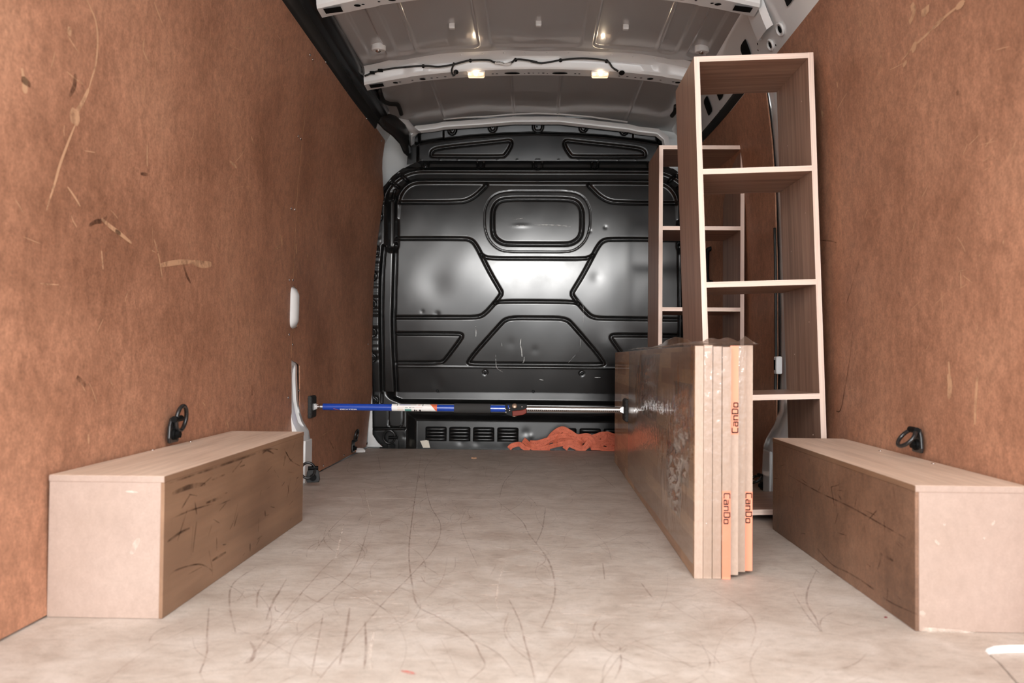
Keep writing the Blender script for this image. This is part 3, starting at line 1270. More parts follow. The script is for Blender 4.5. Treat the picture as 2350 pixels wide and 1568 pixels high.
# louvres: pressed hoods with a dark slot above each
YLOU = YP+.040+.066
pr = None
a_l = [at(820+u/3.264, 620+1200/3.264, YLOU).x for u in (590, 768, 947, 1128)]
cen = at(1232, 990, YLOU).x
z_l = [at(1100, 620+v/3.264, YLOU).z for v in (1190, 1215, 1240, 1265)]
wl = .0585


def louver_proto():
    n, m = 13, 7
    P = []
    for i in range(n):
        t = -1+2*i/(n-1)
        e = max(0., 1-abs(t)**6)
        for j in range(m):
            s = j/(m-1)
            P.append((t*wl, -.010*math.sin(math.pi*(.15+.85*s)/1.0)*e*(1.0 if s < .95 else 0), -.010+.018*(1-s)*1.0-.004))
    o = MB().grid(P, n, m, True).build('louver', M['black'], low, local=True, sm=True, solid=.0015)
    c = []
    for a in np.linspace(0, 2*math.pi, 17)[:-1]:
        cx_, sx_ = math.cos(a), math.sin(a)
        c.append((wl*.97*math.copysign(abs(cx_)**.25, cx_), -.0016, .0045*sx_+.006))
    s = MB().add(c, [tuple(range(16))]).build('slot', M['hole'], o, local=True)
    return o, s


lo, ls = louver_proto()
lou_n = 0
for sg in (-1, 1):
    for k, x in enumerate(a_l):
        for z in z_l:
            X = x if sg < 0 else 2*cen-x
            if lou_n == 0:
                lo.location = (X, YLOU, z)
            else:
                o = share(lo, low, (X, YLOU, z))
                share(ls, o, (0, 0, 0))
            lou_n += 1


# bolts of the partition
def bolt_at(parent, p, proto=[None]):
    if proto[0] is None:
        b = MB()
        b.dome((0, 0, 0), (0, -1, 0), .0085, .25, 14, 2)
        b.tube([(0, 0, 0), (0, -.005, 0)], .0052, 6)
        proto[0] = b.build('bolt', M['blackplastic'], parent, local=True)
        proto[0].location = p
        return proto[0]
    return share(proto[0], parent, p)


def both(c):
    return [(XC-c[0], c[1])] + ([(XC+c[0], c[1])] if c[0] > .03 else [])


for c in TABS_TOP:
    for x, z in both(c):
        bolt_at(top, (x, YP+.050, z))
for c in TABS_LOW:
    for x, z in both(c):
        bolt_at(main, (x, YP+crown(z)+.006, z))
for c in FLANGE:
    for x, z in both(c):
        bolt_at(main, (x, YP+crown(z)-.002, z))
for u, v in ((957, 768), (1683, 775), (597, 907), (1318, 910)):
    c = r4(u, v)
    bolt_at(main, (XC-c[0], YP+crown(c[1])-.002, c[1]))
for x, z in both(r4(118, 980)):
    bolt_at(low, (x, YP+.038, z))


# ================================================================== THINGS
# ---- wooden wheel arch boxes
def wheel_box(side, x_in, y0, y1, label, screws):
    h, t = .262, .012
    x_out = .893
    cx_ = side*(x_in+x_out)/2
    root = empty('wheel_arch_box', (cx_, (y0+y1)/2, 0))
    tag(root, label, 'box')
    a, b = sorted((side*x_in, side*x_out))
    i0, i1 = sorted((side*x_in, side*(x_in+t)))
    f0, f1 = sorted((side*(x_in+t*.55), side*x_out))
    MB().box((f0, y0, .0005), (f1, y0+t, h-t)).build('end_panel', M['mdf'], root, bevel=.0008)
    MB().box((f0, y1-t, .0005), (f1, y1, h-t)).build('end_panel', M['mdf'], root, bevel=.0008)
    sp = MB().box((i0, y0+.001, .0005), (i1, y1-.0005, h-t)).build('side_panel', M['worn_side' if side > 0 else 'worn_ply'], root, bevel=.0008)
    tp_ = MB().box((a, y0-.0005, h-t), (b, y1+.0005, h)).build('top_panel', M['box_top'], root, bevel=.0012)
    # pale raw end of the top panel
    MB().box((a, y0-.0012, h-t+.0006), (b, y0-.0004, h-.0006)).build('panel_edge', M['mdf'], tp_)
    e0, e1 = sorted((side*(x_in-.0006), side*(x_in+.0002)))
    MB().box((e0, y0, h-t+.0006), (e1, y1, h-.0006)).build('panel_edge', M['worn_ply'], tp_)
    for px, py in screws:
        p = on_floor(px, py, h)
        MB().dome((p.x, p.y, h-.0002), (0, 0, 1), .0055, .3, 12, 2).build('screw', M['chrome'], root, sm=True)
    return root, sp


boxL, sideL = wheel_box(-1, .678, 1.472, 2.372, 'wooden wheel arch box with heavily scuffed side, beside the white slotted pillar post', [(350, 1033), (437, 1014)])
boxR, sideR = wheel_box(1, .690, 1.478, 2.345, 'wooden wheel arch box standing in front of the tall shelf unit', [(2020, 1035), (2142, 1064)])


# ---- lashing rings
def lashing_ring(label, loc, rotz, ring_ang, scale=1.0, plate=True, tilt=0, swing=None):
    """local +X points away from the wall, Z up"""
    root = empty('lashing_ring', loc, (tilt, 0, rotz))
    root.scale = (scale,)*3
    tag(root, label, 'lashing ring', 'black lashing rings along the walls')
    pl = MB()
    pts = [(-.026, -.034), (.026, -.034), (.030, -.02), (.026, .012), (.015, .034), (-.015, .034), (-.026, .012), (-.030, -.02)]
    pl.prism(pts, 0, .0, .009)
    pl.build('bracket', M['blackgloss'], root, local=True, bevel=.003)
    bl = MB()
    bl.tube([(.009, 0, -.012), (.014, 0, -.012)], .015, 16)
    bl.tube([(.014, 0, -.012), (.024, 0, -.012)], .010, 6)
    bl.build('bolt', M['blackplastic'], root, local=True, sm=True, auto=30)
    sl = MB().tube([(.016, -.022, .030), (.016, .022, .030)], .0085, 14).build('sleeve', M['blackplastic'], root, local=True, sm=True, auto=40)
    # D shaped ring hanging in the sleeve
    P = []
    for a in np.linspace(-math.pi*.5, math.pi*1.5, 29)[:-1]:
        y = .034*math.cos(a)
        r = .030+.030*math.sin(a)
        P.append((y, r))
    path = []
    ca, sa = math.cos(ring_ang), math.sin(ring_ang)
    for y, r in P:
        path.append((.016+r*sa, y, .030-r*ca))
    if swing is not None:
        cy_, cz_ = .022*math.sin(swing), .022+.022*math.cos(swing)
        path = [(.017+.004*math.sin(a), cy_+.030*math.cos(a), cz_+.034*math.sin(a)) for a in np.linspace(0, 2*math.pi, 29)[:-1]]
    MB().tube(path, .0058, 10, closed=True).build('ring', M['blackgloss'], root, local=True, sm=True)
    return root


pL = on_wall(390, 1000, -1)
lashing_ring('black lashing ring standing upright behind the scuffed wheel arch box', (-.894, 1.975, .300), 0, math.radians(165), .92, swing=math.radians(70))
pR = on_wall(2085, 1030, 1)
lashing_ring('black lashing ring drooping onto the top of the wheel arch box by the shelves', (.896, 1.90, .302), math.pi, math.radians(40), .82)
p = at(710, 1100, 2.98)
lashing_ring('black lashing ring bolted to the foot of the white slotted pillar post', (p.x+.012, 2.985, .046), math.radians(-75), math.radians(178), .85, swing=math.radians(-95))
p = on_wall(808, 1024, -1)
lashing_ring('black lashing ring on brown lining near the partition, beside scrap of white paper', (p.x+.001, p.y, max(p.z, .045)), 0, math.radians(168), .9)
p = at(896, 1018, 4.34)
lashing_ring('black lashing ring bolted low on the black partition', (p.x+.012, YP+.030, p.z), math.radians(-90), math.radians(178), 1.05, swing=math.radians(-60))
p = at(1742, 1120, 3.0)
lashing_ring('black lashing ring on the floor behind the tall shelf unit', (.852, 3.0, .035), math.radians(190), math.radians(60), .85)


# ---- shelf units
def shelf_unit(label, loc, rot, H=1.397, W=.361, D=.317, t=.0165):
    root = empty('shelf_unit', loc, rot)
    tag(root, label, 'shelf unit', 'open cube shelf units')
    # origin at the bottom front left corner
    for x0 in (0, W-t):
        p = MB().box((x0, .0006, 0), (x0+t, D, H)).build('side_panel', M['walnut_z'], root, local=True, bevel=.0005)
        MB().box((x0, 0, 0), (x0+t, .0005, H)).build('edge_band', M['band_z'], p, local=True)
        caps = MB()
        s = 1 if x0 == 0 else -1
        xf = x0+t if x0 == 0 else x0
        for zc in (.17, .52, .86, 1.21):
            for yy, dz in ((.07, .06), (.22, -.04)):
                caps.dome((xf, yy, zc+dz), (s, 0, 0), .0022, .3, 8, 2)
        tag(caps.build('peg_hole', M['band_z'], p, local=True), kind='stuff')
    pitch = (H-t)/4
    for k in range(5):
        z = k*pitch
        nm = 'bottom_panel' if k == 0 else ('top_panel' if k == 4 else 'shelf')
        p = MB().box((t, .0006, z), (W-t, D, z+t)).build(nm, M['walnut_x'], root, local=True, bevel=.0005)
        MB().box((t, 0, z), (W-t, .0005, z+t)).build('edge_band', M['band_x'], p, local=True)
    return root


ang1 = math.radians(-2.0)
a1 = at(1631, 1187, 2.455)
shelf_unit('tall open brown laminate shelf unit leaning on the wall behind the wheel arch box', (.530, 2.455, .0135), (0, ang1, 0))
shelf_unit('open brown laminate shelf unit standing upright further in, close to the black partition', (.527, 3.43, 0), (0, 0, 0))

# ---- stack of wrapped wooden boards
BD = [(1329, .0), (1327.5, 0), (1326.7, 0), (1328.6, 0), (1319, 0), (1311.5, 0), (1309, 0)]
pF = on_floor(1593, 1329)
pB = on_floor(1410, 1060)
byaw = math.atan2(pB.x-pF.x, pB.y-pF.y)
BX = pF.x
tb, BH = .0192, .516
gaps = [0, .0199, .0404, .0608, .0808, .1007, .1204]
SETB = [0, .001, .002, 0, .014, .030, .044]
LIFT = [.0004, .0004, .0004, .0004, .006, .009, .008]
names = ['wrapped board with bare end, outermost on the side of the blue pole', 'wrapped board with bare end, second in from the side of the blue pole', 'wrapped board with bare end next to one with a low peach label',
         'wrapped board with peach label in the lower half, in the middle of the stack', 'wrapped board with peach label at its top corner and dark letters reading upward', 'wrapped board with bare end between two labelled boards', 'outermost wrapped board facing the shelf unit, peach label in its lower half']
FONT = {
    'C': [[(.6, 1), (.1, 1), (0, .9), (0, .1), (.1, 0), (.6, 0)]], 'a': [[(.05, .7), (.5, .7), (.55, .62), (.55, 0), (.06, 0), (0, .06), (0, .33), (.06, .39), (.55, .39)]],
    'n': [[(0, 0), (0, .7), (.48, .7), (.55, .62), (.55, 0)]], 'D': [[(0, 0), (0, 1), (.5, 1), (.62, .88), (.62, .12), (.5, 0), (0, 0)]],
    'o': [[(.06, 0), (0, .07), (0, .63), (.06, .7), (.49, .7), (.55, .63), (.55, .07), (.49, 0), (.06, 0)]],
    'E': [[(.6, 1), (0, 1), (0, 0), (.6, 0)], [(0, .5), (.52, .5)]], 'X': [[(0, 1), (.65, 0)], [(0, 0), (.65, 1)]], 'T': [[(0, 1), (.65, 1)], [(.325, 1), (.325, 0)]],
    'R': [[(0, 0), (0, 1), (.5, 1), (.6, .9), (.6, .58), (.5, .48), (0, .48)], [(.3, .48), (.62, 0)]],
    'm': [[(0, 0), (0, .7), (.8, .7), (.8, 0)], [(.4, .7), (.4, 0)]], 'x': [[(0, .7), (.5, 0)], [(0, 0), (.5, .7)]], '1': [[(.05, .8), (.3, 1), (.3, 0)]],
    '6': [[(.5, 1), (0, .8), (0, 0), (.55, 0), (.55, .5), (0, .5)]], '0': [[(0, 0), (0, 1), (.55, 1), (.55, 0), (0, 0)]], 'c': [[(.5, .7), (0, .7), (0, 0), (.5, 0)]], ' ': [],
    'M': [[(0, 0), (0, 1), (.4, .4), (.8, 1), (.8, 0)]], 'A': [[(0, 0), (.33, 1), (.66, 0)], [(.12, .35), (.54, .35)]],
}


def text_quads(txt, w=.15, gap=.3):
    """flat strokes: list of quads in letter units, total width"""
    x = 0
    out = []
    for ch in txt:
        wd = max([p[0] for s in FONT[ch] for p in s], default=.4)
        for s in FONT[ch]:
            for a, b in zip(s[:-1], s[1:]):
                a, b = Vector((a[0]+x, a[1])), Vector((b[0]+x, b[1]))
                d = (b-a).normalized()
                n = Vector((-d.y, d.x))*w/2
                a2, b2 = a-d*w/2*.9, b+d*w/2*.9
                out.append([a2+n, a2-n, b2-n, b2+n])
        x += wd+gap
    return out, x-gap


M['board_end'].name = 'pale_end_grain'
for k in range(7):
    fy = pF.y+SETB[k]
    root = empty('wooden_board', (BX+gaps[k], fy, 0), (0, 0, -byaw))
    tag(root, names[k], 'board', 'seven wrapped boards stacked on edge')
    L = 2.02
    zt = BH+(.0, .002, -.001, -.002, .001, .002, .003)[k]
    MB().box((0, .0012, LIFT[k]), (tb, L, zt)).build('core', M['board_face'], root, local=True, bevel=.0008)
    MB().box((0.0003, 0, LIFT[k]+.0003), (tb-.0003, .0012, zt-.0004)).build('end_grain', M['board_end'], root, local=True)
    lab = {3: (.0004, .195, 'down', .193, .118), 4: (.318, zt, 'up', .335, .400), 6: (.0084, .187, 'down', .187, .115)}.get(k)
    if lab:
        z0, z1, dr, za, zb = lab
        lb = MB().box((.0004, -.0004, z0), (tb-.0004, 0, z1)).build('label', M['peach'], root, local=True)
        q, wd = text_quads('CanDo', .17, .3)
        ln = .066
        s = ln/wd
        hh = .0125
        mb = MB()
        for quad in q:
            V = []
            for p in quad:
                u = p.x*s
                v = p.y*hh
                if dr == 'up':
                    V.append((tb*.5+.0015+hh*.5-v, -.0006, za-.012+u))
                else:
                    V.append((tb*.5+.001-hh*.5+v, -.0006, za-.004-u))
            mb.add(V, [(0, 1, 2, 3)])
        mb.build('lettering', M['ink'], lb, local=True)


# ---- clear film around the boards
def ridges(u, v, seed, n=9, f0=6., f1=40.):
    r = np.random.default_rng(seed)
    h = np.zeros_like(u)
    for _ in range(n):
        a = r.uniform(0, math.pi)
        f = r.uniform(f0, f1)
        ph = r.uniform(0, 6.3)
        w = u*math.cos(a)+v*math.sin(a)
        h += (1-np.abs(np.sin(f*w+ph+.9*np.sin(f*.4*(u*math.sin(a)-v*math.cos(a))+ph))))**2.2/(f/f0)**.7
    return h/n


wrap = empty('plastic_wrap', (BX+.07, pF.y, 0), (0, 0, -byaw))
tag(wrap, 'clear crinkled plastic film wrapped around the stack of boards', 'plastic film')


def wrap_side():
    ny, nz = 420, 130
    Yv = np.linspace(.01, 1.36, ny)
    Zv = np.linspace(.03, .518, nz)
    Yg, Zg = np.meshgrid(Yv, Zv, indexing='ij')
    crumple = np.exp(-((Yg-.16)/.17)**2-((Zg-.30)/.13)**2)+.8*np.exp(-((Yg-.42)/.10)**2-((Zg-.18)/.12)**2)+.9*np.exp(-((Yg-.85)/.22)**2-((Zg-.40)/.10)**2)+.5*np.exp(-((Yg-.30)/.08)**2-((Zg-.12)/.08)**2)
    tent = .022*np.clip(1-np.abs(Zg-.5+.30*(Yg-.2))/.35, 0, 1)*np.exp(-((Yg-.75)/.45)**2)
    off = .0025+tent+np.clip(crumple, 0, 1)*(.012*ridges(Yg*3.2, Zg*.8, 5, 7, 9, 40)*3)+.0015*ridges(Yg, Zg, 9, 8, 10, 50)
    off *= smooth(0, .03, Yg-.01)*.9+.1
    P = np.stack([-.0700-off, Yg, Zg], -1).reshape(-1, 3)
    return MB().grid(P.tolist(), ny, nz).build('side_film', M['film'], wrap, local=True, sm=True)


wrap_side()


def film_fold(y0, y1, z0, z1, amp, wl_, seed):
    """loose bunched film with steep upright pleats"""
    r_ = np.random.default_rng(seed)
    ny, nz = 90, 60
    u = np.linspace(0, 1, ny)
    v = np.linspace(0, 1, nz)
    U, V = np.meshgrid(u, v, indexing='ij')
    env = np.sin(math.pi*U)**.6*np.sin(math.pi*V)**.7
    Yg = y0+(y1-y0)*U+.012*np.sin(V*7+seed)*env+(y1-y0)*.35*(V-.5)*(U-.5)
    ph = Yg/wl_+.25*np.sin(V*9+seed)+.15*np.sin(V*23+U*5)
    k = np.abs((ph % 1)-.5)*2
    lev = r_.uniform(.35, 1, 64)[np.floor(ph).astype(int) % 64]
    off = .004+amp*env*(k*lev+.25*np.sin(V*31+U*17)*k)
    Z = z0+(z1-z0)*V+.02*env*np.sin(U*11+seed)
    P = np.stack([-.0700-off, Yg, Z], -1).reshape(-1, 3)
    MB().grid(P.tolist(), ny, nz).build('film_fold', M['film'], wrap, local=True, sm=True, auto=50)


film_fold(.03, .24, .19, .43, .020, .021, 3)
film_fold(.14, .36, .10, .27, .016, .024, 8)
film_fold(.55, .95, .30, .50, .022, .045, 5)


def wrap_top():
    ny, nx = 300, 60
    Yv = np.linspace(-.004, 1.45, ny)
    Xv = np.linspace(-.074, .0705, nx)
    Yg, Xg = np.meshgrid(Yv, Xv, indexing='ij')
    h = .002+.016*ridges(Yg*.8, Xg*2.5, 3, 12, 12, 70)*2.0
    h += .024*np.exp(-((Yg-.55)/.07)**2-((Xg+.02)/.04)**2)
    h += .004*np.exp(-((Yg-.03)/.04)**2)*(1+np.sin(Xg*160))
    Z = BH+.0045+h*smooth(-.078, -.05, Xg)*smooth(.074, .055, Xg)
    P = np.stack([Xg, Yg, Z], -1).reshape(-1, 3)
    MB().grid(P.tolist(), ny, nx, True).build('top_film', M['film'], wrap, local=True, sm=True)


wrap_top()


def wrap_end():
    for k, (xa, xb, y0, sd) in enumerate(((-.050, .010, -.0035, 21), (.031, .049, .0255, 33))):
        nx, nz = 50, 260
        Xv = np.linspace(xa, xb, nx)
        Zv = np.linspace(.006, .515, nz)
        Xg, Zg = np.meshgrid(Xv, Zv, indexing='ij')
        fade = smooth(0, .006, Xg-xa)*smooth(0, .006, xb-Xg)
        y = y0-.004*ridges(Xg*3, Zg*1.3, sd, 12, 14, 90)*fade
        P = np.stack([Xg, y, Zg], -1).reshape(-1, 3)
        MB().grid(P.tolist(), nx, nz).build('end_film', M['film'], wrap, local=True, sm=True)


wrap_end()


# ---- telescopic support pole
def pole():
    Y, z = 3.25, .281

    def X(px):
        return at(px, 938, Y).x
    root = empty('support_pole', (X(742), Y, z))
    tag(root, 'blue and steel telescopic support pole wedged between the wall and the boards', 'support pole')

    def tube(name, x0, x1, r, m, n=28, par=None):
        return MB().tube([(x0, Y, z), (x1, Y, z)], r, n).build(name, m, par or root, sm=True, auto=40)
    xl = -float(wallw(Y, z))
    xr = BX+math.sin(byaw)*(Y-pF.y)-.0
    tb_ = tube('outer_tube', X(742), X(1163), .0138, M['blue'])
    tube('inner_tube', X(1160), xr-.028, .0115, M['chrome'])
    # row of ratchet holes
    hl = MB()
    n = 46
    x0, x1 = X(1213), X(1421)
    for i in range(n):
        x = x0+(x1-x0)*i/(n-1)
        hl.add([(x+.0015*math.cos(a), Y-.0114*math.cos(.35)-.0004, z-.0045+.0024*math.sin(a)) for a in np.linspace(0, 2*math.pi, 9)[:-1]], [tuple(range(8))])
    hl.build('ratchet_holes', M['hole'], root)
    tube('end_collar', X(735.5), X(743), .0115, M['steel'])
    tube('foam_grip', X(1043), X(1126), .0195, M['foam'])
    # label sleeve
    ls_ = MB()
    P = []
    xa, xb = X(900), X(1003.5)
    for i in range(2):
        for a in np.linspace(-2.4, 2.4, 33):
            P.append(((xa, xb)[i], Y-.0142*math.cos(a), z+.0142*math.sin(a)))
    ls_.grid(P, 2, 33)
    lab = ls_.build('label_sleeve', M['paper'], root, sm=True)

    def wrapped(name, quads, m, par, R=.01435):
        """flat figures (x, height angle) laid round the tube"""
        mb = MB()
        for q in quads:
            k = max(1, int(abs(q[0][1]-q[2][1])/.25))
            (xa_, a0), (xb_, a1_), (xc_, a2), (xd_, a3) = q
            V = []
            for j in range(k+1):
                t = j/k
                for (u0, b0), (u1, b1) in (((xa_, a0), (xd_, a3)), ((xb_, a1_), (xc_, a2))):
                    u, b = u0+(u1-u0)*t, b0+(b1-b0)*t
                    V.append((u, Y-R*math.cos(b), z+R*math.sin(b)))
            mb.grid(V, k+1, 2)
        return mb.build(name, m, par)

    def rect(px0, px1, h0, h1):
        """picture-height offsets in pixels from the tube axis, top positive"""
        def g(h):
            return math.asin(max(-.98, min(.98, h/8.2)))
        return [(X(px0), g(h0)), (X(px1), g(h0)), (X(px1), g(h1)), (X(px0), g(h1))]
    tri = [(X(986), 1.45), (X(1003.5), 1.45), (X(1003.5), -1.1), (X(1003), -1.1)]
    wrapped('label_flash', [tri, [(X(992), .6), (X(1003.4), .6), (X(1003.4), -1.1), (X(1002.8), -1.1)]], M['orange_ink'], lab, .01440)
    wrapped('label_print', [rect(918, 943, 6.2, 7.2)], M['blue_ink'], lab)
    for q_ in (rect(943, 956, 5.6, 7.6), rect(912, 913.4, 4.6, 8), rect(970.5, 972, 4.2, 8)):
        wrapped('label_print', [q_], M['ink'], lab)
    for q_ in (rect(960, 965.5, 5.6, 7.4), rect(912.5, 928.5, 1.4, 1.9), rect(954, 970.5, 1.0, 1.5)):
        wrapped('label_print', [q_], M['orange_ink'], lab)
    wrapped('label_print', [rect(930, 945, -2.4, -8)], M['teal_ink'], lab)
    wrapped('label_print', [rect(913, 927, -2.2, -5)], M['tan_ink'], lab)
    for q_ in (rect(951, 954, -4, -8), rect(955.5, 957, -4.5, -8), rect(963, 966.5, -4, -8)):
        wrapped('label_print', [q_], M['ink'], lab)
    q, wd = text_quads('max 160 cm', .18, .25)
    s = (X(952)-X(930.5))/wd
    wrapped('label_lettering', [[(X(930.5)+p_.x*s, (-.02+.22*p_.y)) for p_ in qd] for qd in q], M['ink'], lab)
    q, wd = text_quads('DEXTER', .26, .32)
    s = (X(819)-X(782.5))/wd
    wrapped('brand_lettering', [[(X(782.5)+p_.x*s, (-.84+.34*p_.y)) for p_ in qd] for qd in q], M['white_ink'], tb_, .0142)
    wrapped('brand_flash', [[(X(766), -.42), (X(769), -.40), (X(780), -.95), (X(776), -.95)]], M['orange_ink'], tb_, .0142)
    # ratchet housing
    hb = MB()
    hb.prism([(X(1160), z-.020), (X(1168), z-.026), (X(1178), z-.030), (X(1209), z-.016), (X(1209), z+.019), (X(1160), z+.019)], 1, Y-.019, Y+.017)
    ho = hb.build('ratchet_housing', M['blackplastic'], root, bevel=.0015)
    MB().dome((X(1181), Y-.019, z+.012), (0, -1, .35), .0115, .35, 18, 3).build('release_knob', M['bronze'], ho, sm=True)
    for px, dz in ((1198, .009), (1170, .003), (1170, -.006), (1161, -.002), (1161.5, -.013)):
        MB().dome((X(px), Y-.0192, z+dz), (0, -1, 0), .0035, .7, 10, 2).build('rivet', M['chrome'], ho, sm=True)
    MB().tube([(X(1167), Y-.022, z+.002), (X(1167), Y-.022, z+.016)], .0028, 8).build('spring_pin', M['blue'], ho, sm=True)
    tg = MB()
    prof = [(X(1176), z-.007), (X(1186), z-.005), (X(1198), z-.003), (X(1204), z+.001), (X(1208.5), z+.006), (X(1208.5), z-.014), (X(1200), z-.022), (X(1188), z-.025), (X(1177), z-.027)]
    tg.prism(prof, 1, Y-.040, Y-.0195)
    t_o = tg.build('trigger', M['orange_plastic'], root, bevel=.002)
    for px in (1179, 1182, 1185, 1188):
        MB().box((X(px)-.0008, Y-.0412, z-.025), (X(px)+.0008, Y-.039, z-.008)).build('grip_rib', M['orange_plastic'], t_o)
    MB().dome((X(1181), Y-.03, z-.0265), (0, 0, -1), .010, .4, 14, 2).build('trigger_knob', M['bronze'], t_o, sm=True)
    # end pads with their swivel joints
    for sd, xw, lean in ((-1, xl, .10), (1, xr, -.02)):
        x0 = xw-sd*.0006
        pd = MB()
        hw, hz = .038, .045
        for (dx, sc) in ((0, 1), (.010, 1.0), (.016, .86)):
            for yy, zz in ((-hw, -hz), (hw, -hz), (hw, hz), (-hw, hz)):
                pd.v.append((x0-sd*dx-(0 if dx == 0 else 0), Y+yy*sc, z+zz*sc))
        pd.f += [(3, 2, 1, 0), (8, 9, 10, 11)]
        for r in (0, 4):
            for i in range(4):
                j = (i+1) % 4
                pd.f.append((r+i, r+j, r+4+j, r+4+i))
        po = pd.build('end_pad', M['rubber'], root, bevel=.002)
        for i in range(6):
            zz = z-.036+.0144*i
            MB().box((min(x0, x0-sd*.0125), Y-hw-.0015, zz-.003), (max(x0, x0-sd*.0125), Y-hw+.001, zz+.003)).build('pad_rib', M['rubber'], po)
        jt = MB()
        for yy in (-.010, .010):
            jt.prism([(x0-sd*.015, z-.014), (x0-sd*.015, z+.014), (x0-sd*.030, z+.007), (x0-sd*.030, z-.007)], 1, Y+yy-.0012, Y+yy+.0012)
        jt.tube([(x0-sd*.022, Y-.013, z), (x0-sd*.022, Y+.013, z)], .0035, 10)
        jt.tube([(x0-sd*.018, Y, z), (x0-sd*.038, Y, z)], .0065, 14)
        jt.build('swivel_joint', M['steel'], root, sm=True, auto=35)
    return root


pole()


# ---- heap of orange lashing straps behind the floor edge
def strap(label, pts, width=.036, seed=0):
    """pts: (px, py, depth) of the strap's centre line"""
    r = random.Random(seed)
    C = spline([at(x, y, Y) for x, y, Y in pts], 9)
    n = len(C)
    w0 = [Vector((r.uniform(-.5, .5), r.uniform(-.2, .9), 1)).normalized() for _ in range(5)]
    V, S = [], []
    for i, c_ in enumerate(C):
        f = i/(n-1)*4
        k = min(int(f), 3)
        w = w0[k].lerp(w0[k+1], f-k)
        t = (C[min(i+1, n-1)]-C[max(i-1, 0)]).normalized()
        w = (w-t*w.dot(t)).normalized()
        nn = t.cross(w).normalized()
        if nn.y > 0:
            nn = -nn
        for s in (-1, -.34, .34, 1):
            b = 0
            p_ = c_+w*(s*width/2)+nn*b
            V.append(p_)
        for s in (-.022, .022):
            S.append(c_+w*(s*width)+nn*.0026)
    for p_ in V+S:
        p_.z = max(p_.z, -.0185)
        p_.y = min(p_.y, 4.415)
        if p_.z < .001:
            p_.y = max(p_.y, YF+.0035)
    root = empty('lashing_strap', (C[0].x, C[0].y, -.02))
    tag(root, label, 'strap', 'orange lashing straps heaped by the partition')
    w_o = MB().grid([tuple(v) for v in V], n, 4).build('webbing', M['strap'], root, solid=.0018)
    st = MB()
    for i in range(0, n-1, 2):
        a, b = S[2*i], S[2*i+1]
        c_, d = S[2*i+2], S[2*i+3]
        st.add([a, b, d, c_], [(0, 1, 2, 3)])
    st.build('stitching', M['strap_thread'], w_o)
    return root


LS = 'orange webbing strap tangled low within the heap against the louvred partition base'
LS1 = {0: 'orange webbing strap arching highest over the heap in front of the louvres', 2: 'orange strap end trailing out flat from the heap towards the cream tape'}
YA = 4.34
STR = [
    [(1245, 1030, 4.36), (1258, 1012, 4.35), (1272, 996, 4.34), (1290, 986, 4.34), (1308, 994, 4.33), (1325, 1004, 4.32), (1348, 1002, 4.32), (1362, 1012, 4.31), (1374, 1028, 4.31)],
    [(1272, 1026, 4.33), (1275, 1008, 4.33), (1280, 992, 4.34), (1292, 988, 4.35), (1297, 1000, 4.36), (1302, 1020, 4.36)],
    [(1168, 1030, 4.31), (1176, 1023, 4.31), (1192, 1020, 4.31), (1202, 1027, 4.31), (1216, 1033, 4.31)],
    [(1201, 1010, 4.36), (1212, 1019, 4.34), (1222, 1027, 4.32), (1240, 1032, 4.31), (1262, 1031, 4.31)],
    [(1216, 1018, 4.37), (1235, 1018, 4.36), (1255, 1012, 4.36), (1275, 1008, 4.36), (1300, 1012, 4.35), (1330, 1012, 4.35), (1356, 1006, 4.36)],
    [(1226, 1030, 4.32), (1244, 1020, 4.33), (1266, 1006, 4.33), (1290, 1000, 4.33), (1315, 1002, 4.32), (1340, 1010, 4.31)],
    [(1240, 1032, 4.30), (1268, 1024, 4.30), (1296, 1018, 4.30), (1322, 1014, 4.30), (1335, 1022, 4.30), (1330, 1031, 4.30)],
    [(1296, 1031, 4.29), (1305, 1020, 4.29), (1322, 1026, 4.285), (1338, 1030, 4.285), (1350, 1018, 4.29), (1356, 1008, 4.30)],
    [(1340, 1010, 4.38), (1365, 1004, 4.37), (1385, 998, 4.36), (1398, 1006, 4.35), (1414, 1016, 4.34), (1430, 1022, 4.33)],
    [(1384, 1012, 4.34), (1390, 996, 4.35), (1406, 1000, 4.36), (1430, 1004, 4.36), (1460, 1006, 4.36)],
    [(1355, 1028, 4.30), (1375, 1022, 4.30), (1395, 1014, 4.31), (1420, 1018, 4.31), (1450, 1012, 4.33)],
    [(1358, 1027, 4.278), (1376, 1028, 4.276), (1394, 1033, 4.276), (1408, 1029, 4.277), (1410, 1021, 4.29), (1392, 1022, 4.30)],
    [(1338, 1012, 4.30), (1346, 1004, 4.30), (1358, 1014, 4.29), (1362, 1026, 4.29)],
    [(1320, 1030, 4.32), (1345, 1026, 4.33), (1370, 1014, 4.33), (1396, 1020, 4.33), (1430, 1028, 4.33), (1470, 1024, 4.33)],
]
for k, p_ in enumerate(STR):
    strap(LS1.get(k, LS), p_, (.034, .026, .026, .030)[k % 4], 40+k)


